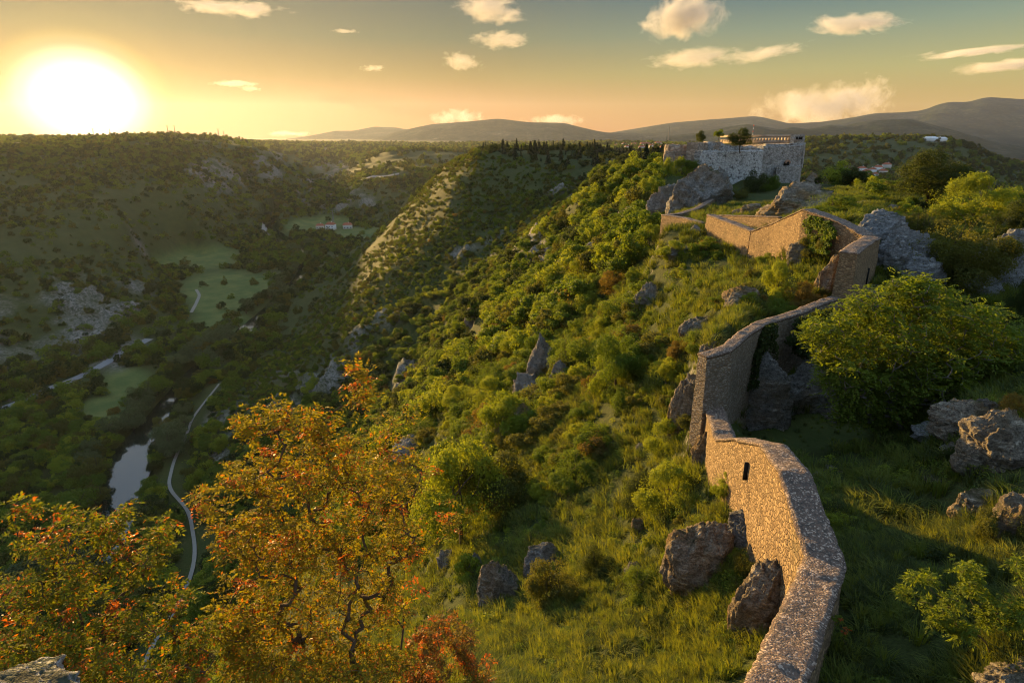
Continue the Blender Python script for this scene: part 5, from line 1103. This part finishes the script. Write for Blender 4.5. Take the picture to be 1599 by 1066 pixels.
# ---------------------------------------------------------------- pylons and masts
def pylon(label, loc, h_, name='pylon', arms=2, stripes=False, group=None, wd=.12):
    e = bpy.data.objects.new(name, None); root_col.objects.link(e); e.location = loc; e['label'] = label; e['category'] = 'mast' if stripes or arms == 0 else 'pylon'
    if group: e['group'] = group
    b = h_*wd*.5; V, Fq = [], []; th = max(h_*.012, .12)
    for sx, sy in ((-1,-1),(1,-1),(1,1),(-1,1)): tube(V, Fq, [(sx*b, sy*b, -1), (sx*b*.15, sy*b*.15, h_)], [th, th*.6], 4)
    for i in range(8):
        k = i/8; k2 = (i+1)/8; bb = b*(1-.85*k); b2 = b*(1-.85*k2)
        for sg in (-1, 1):
            tube(V, Fq, [(-bb*sg, -bb, k*h_), (b2*sg, -b2, k2*h_)], [th*.5]*2, 3); tube(V, Fq, [(sg*bb, -bb, k*h_), (sg*b2, b2, k2*h_)], [th*.5]*2, 3)
    link('lattice', mesh_np('lattice', np.concatenate(V), np.concatenate(Fq), M['steel']), e)
    for i in range(arms):
        V, Fq = [], []; z_ = h_*(.97-.14*i); tube(V, Fq, [(-h_*.17, 0, z_), (h_*.17, 0, z_)], [th*.8]*2, 4); link('arm', mesh_np('arm', np.concatenate(V), np.concatenate(Fq), M['steel']), e)
    if stripes:
        for i in range(4):
            V, Fq = [], []; tube(V, Fq, [(0, 0, h_*(.12+.22*i)), (0, 0, h_*(.23+.22*i))], [h_*.035]*2, 8); link('painted_band', mesh_np('painted_band', np.concatenate(V), np.concatenate(Fq), M['paint_red' if i % 2 else 'paint_white']), e)
    return e
for i, (px, h_) in enumerate([(150,9),(176,8),(266,10),(277,10),(344,10),(352,8)]):
    a = ray(px, 229); a = a/math.hypot(a[0], a[1]); rr = np.linspace(500, 2500, 800); zz = grid_z(a[0]*rr, a[1]*rr); k = int(np.argmax(zz/rr)); pylon('small pylon on the skyline of the left plateau', (a[0]*rr[k], a[1]*rr[k], zz[k]), h_*rr[k]/960*1.25, group='pylons on the left plateau')
pylon('lattice pylon on the valley floor before the rocky hillside, above the red houses', tuple(hit(521,352)), 20)
q = at(1043,226,2400); pylon('tall thin radio mast in the town left of the castle', tuple(q), 66, 'radio_mast', 0, wd=.05)
q = at(1175,214,2600); pylon('red and white banded radio mast rising behind the castle parapet', tuple(q), 52, 'radio_mast', 0, True, wd=.06)
# low wall across the terrace at the right edge
stone_wall('terrace_wall', 'low grey wall crossing the terrace at the right edge behind the round tree', [(1548,536,31),(1640,556,31)], .5, mat='masonry_fine', ds=.3, rows=6)

# ---------------------------------------------------------------- clouds
def cloud(label, px, py, w_, h_, dens=.0035, seed=1, streak=3.0, puff=0, tilt=0, Y=19000, thr=.42, alb=(.98, .97, .95)):
    k = Y/(F0*CP+(H0/2-py)*SP); sx, sz = w_*k*.62, h_*k*.68; sy = sx*.55
    m = bpy.data.materials.new('cloud'); m.use_nodes = True; m.node_tree.nodes.clear(); N = NT(m.node_tree)
    p = N.new('ShaderNodeTexCoord').outputs['Object']                     # object space is metres over the half sizes
    l = N.new('ShaderNodeVectorMath', operation='LENGTH', ins={0: p}).outputs['Value']
    mp = N.new('ShaderNodeMapping', ins={0: p}); mp.inputs['Scale'].default_value = (1, 1, max(sz/sx, .12)*streak) ; mp.inputs['Location'].default_value = (seed*3.1, seed*1.7, 0)
    n = N.noise(mp.outputs[0], 2.4 if not puff else 3.2, 8, .64, .4)
    d = N.math('ADD', N.math('SUBTRACT', 1.0, l), N.math('MULTIPLY', N.math('SUBTRACT', n, .5), 2.2 if not puff else 2.8))
    d = N.ramp(N.math('MULTIPLY', d, .8, clamp=True), [(thr-.10, 0), (thr+.12, 1)])
    vd = N.math('MULTIPLY', d, dens*.45)
    v = N.new('ShaderNodeVolumePrincipled', ins={'Color': (*alb, 1), 'Density': vd, 'Anisotropy': .1})
    N.new('ShaderNodeOutputMaterial', ins={1: v.outputs[0]})
    th = np.linspace(0, math.pi, 14)[:, None]; ph = np.arange(24)[None]/24*6.283
    V = np.stack([np.sin(th)*np.cos(ph), np.sin(th)*np.sin(ph), np.cos(th)*np.ones_like(ph)], -1).reshape(-1, 3)
    c = at(px, py, Y); o = link('cloud', mesh_np('cloud', V, grid_faces(14, 24, True)[:, ::-1], m), None, label, 'cloud', 'evening clouds', loc=c); o.scale = (sx, sy, sz); o.rotation_euler = (0, tilt, 0)
CL = [('long bright streak of cloud high above the sun',355,13,190,18,.004,1,2.5,0,.05),
 ('ragged bright cloud at the top edge left of the big lens cloud',765,15,124,40,.004,2,2,0,.08),
 ('feathery cloud directly beneath the ragged one',780,62,100,26,.004,3,2,0,0),
 ('small lens cloud lowest of the stacked three',722,97,70,28,.004,4,1.5,0,.12),
 ('big smooth grey-hearted lens cloud at the top',1068,28,146,66,.006,5,1.0,0,-.1),
 ('long ragged cloud under the big lens cloud',1085,90,160,30,.003,6,2.5,0,-.05),
 ('thin trailing streak right of the long ragged cloud',1190,84,150,20,.0025,7,3,0,-.16),
 ('flat wispy cloud at the upper right',1338,38,160,32,.004,8,2.5,0,0),
 ('thin band of cloud at the right edge, upper one',1520,82,200,12,.003,9,3,0,-.08),
 ('thin band of cloud at the right edge, lower one',1565,103,170,20,.003,10,3,0,-.08),
 ('billowing peach cloud bank over the right mountains',1285,170,200,62,.003,11,1,1,0),
 ('puffy cloud tower at the right end of the peach bank',1358,150,74,52,.004,12,1,1,0),
 ('bright white sliver of cloud right of the sun, upper one',370,131,84,10,.008,13,2,0,0),
 ('bright white sliver of cloud right of the sun, lower one',392,139,34,9,.008,14,2,0,0),
 ('tiny bright cloud above the left mountains',582,107,44,10,.005,15,2,0,0),
 ('faint tiny streak above the tiny bright cloud',541,49,50,6,.004,16,2,0,0),
 ('low dusky cloud resting over the big mountain summit',715,184,90,22,.004,17,1,1,0),
 ('low dusky cloud over the right shoulder of the big mountain',868,188,96,16,.004,18,1,1,0),
 ('flat dusky cloud low over the left far mountain',450,209,80,8,.004,19,2,0,0)]
for c_ in CL: cloud(*c_)
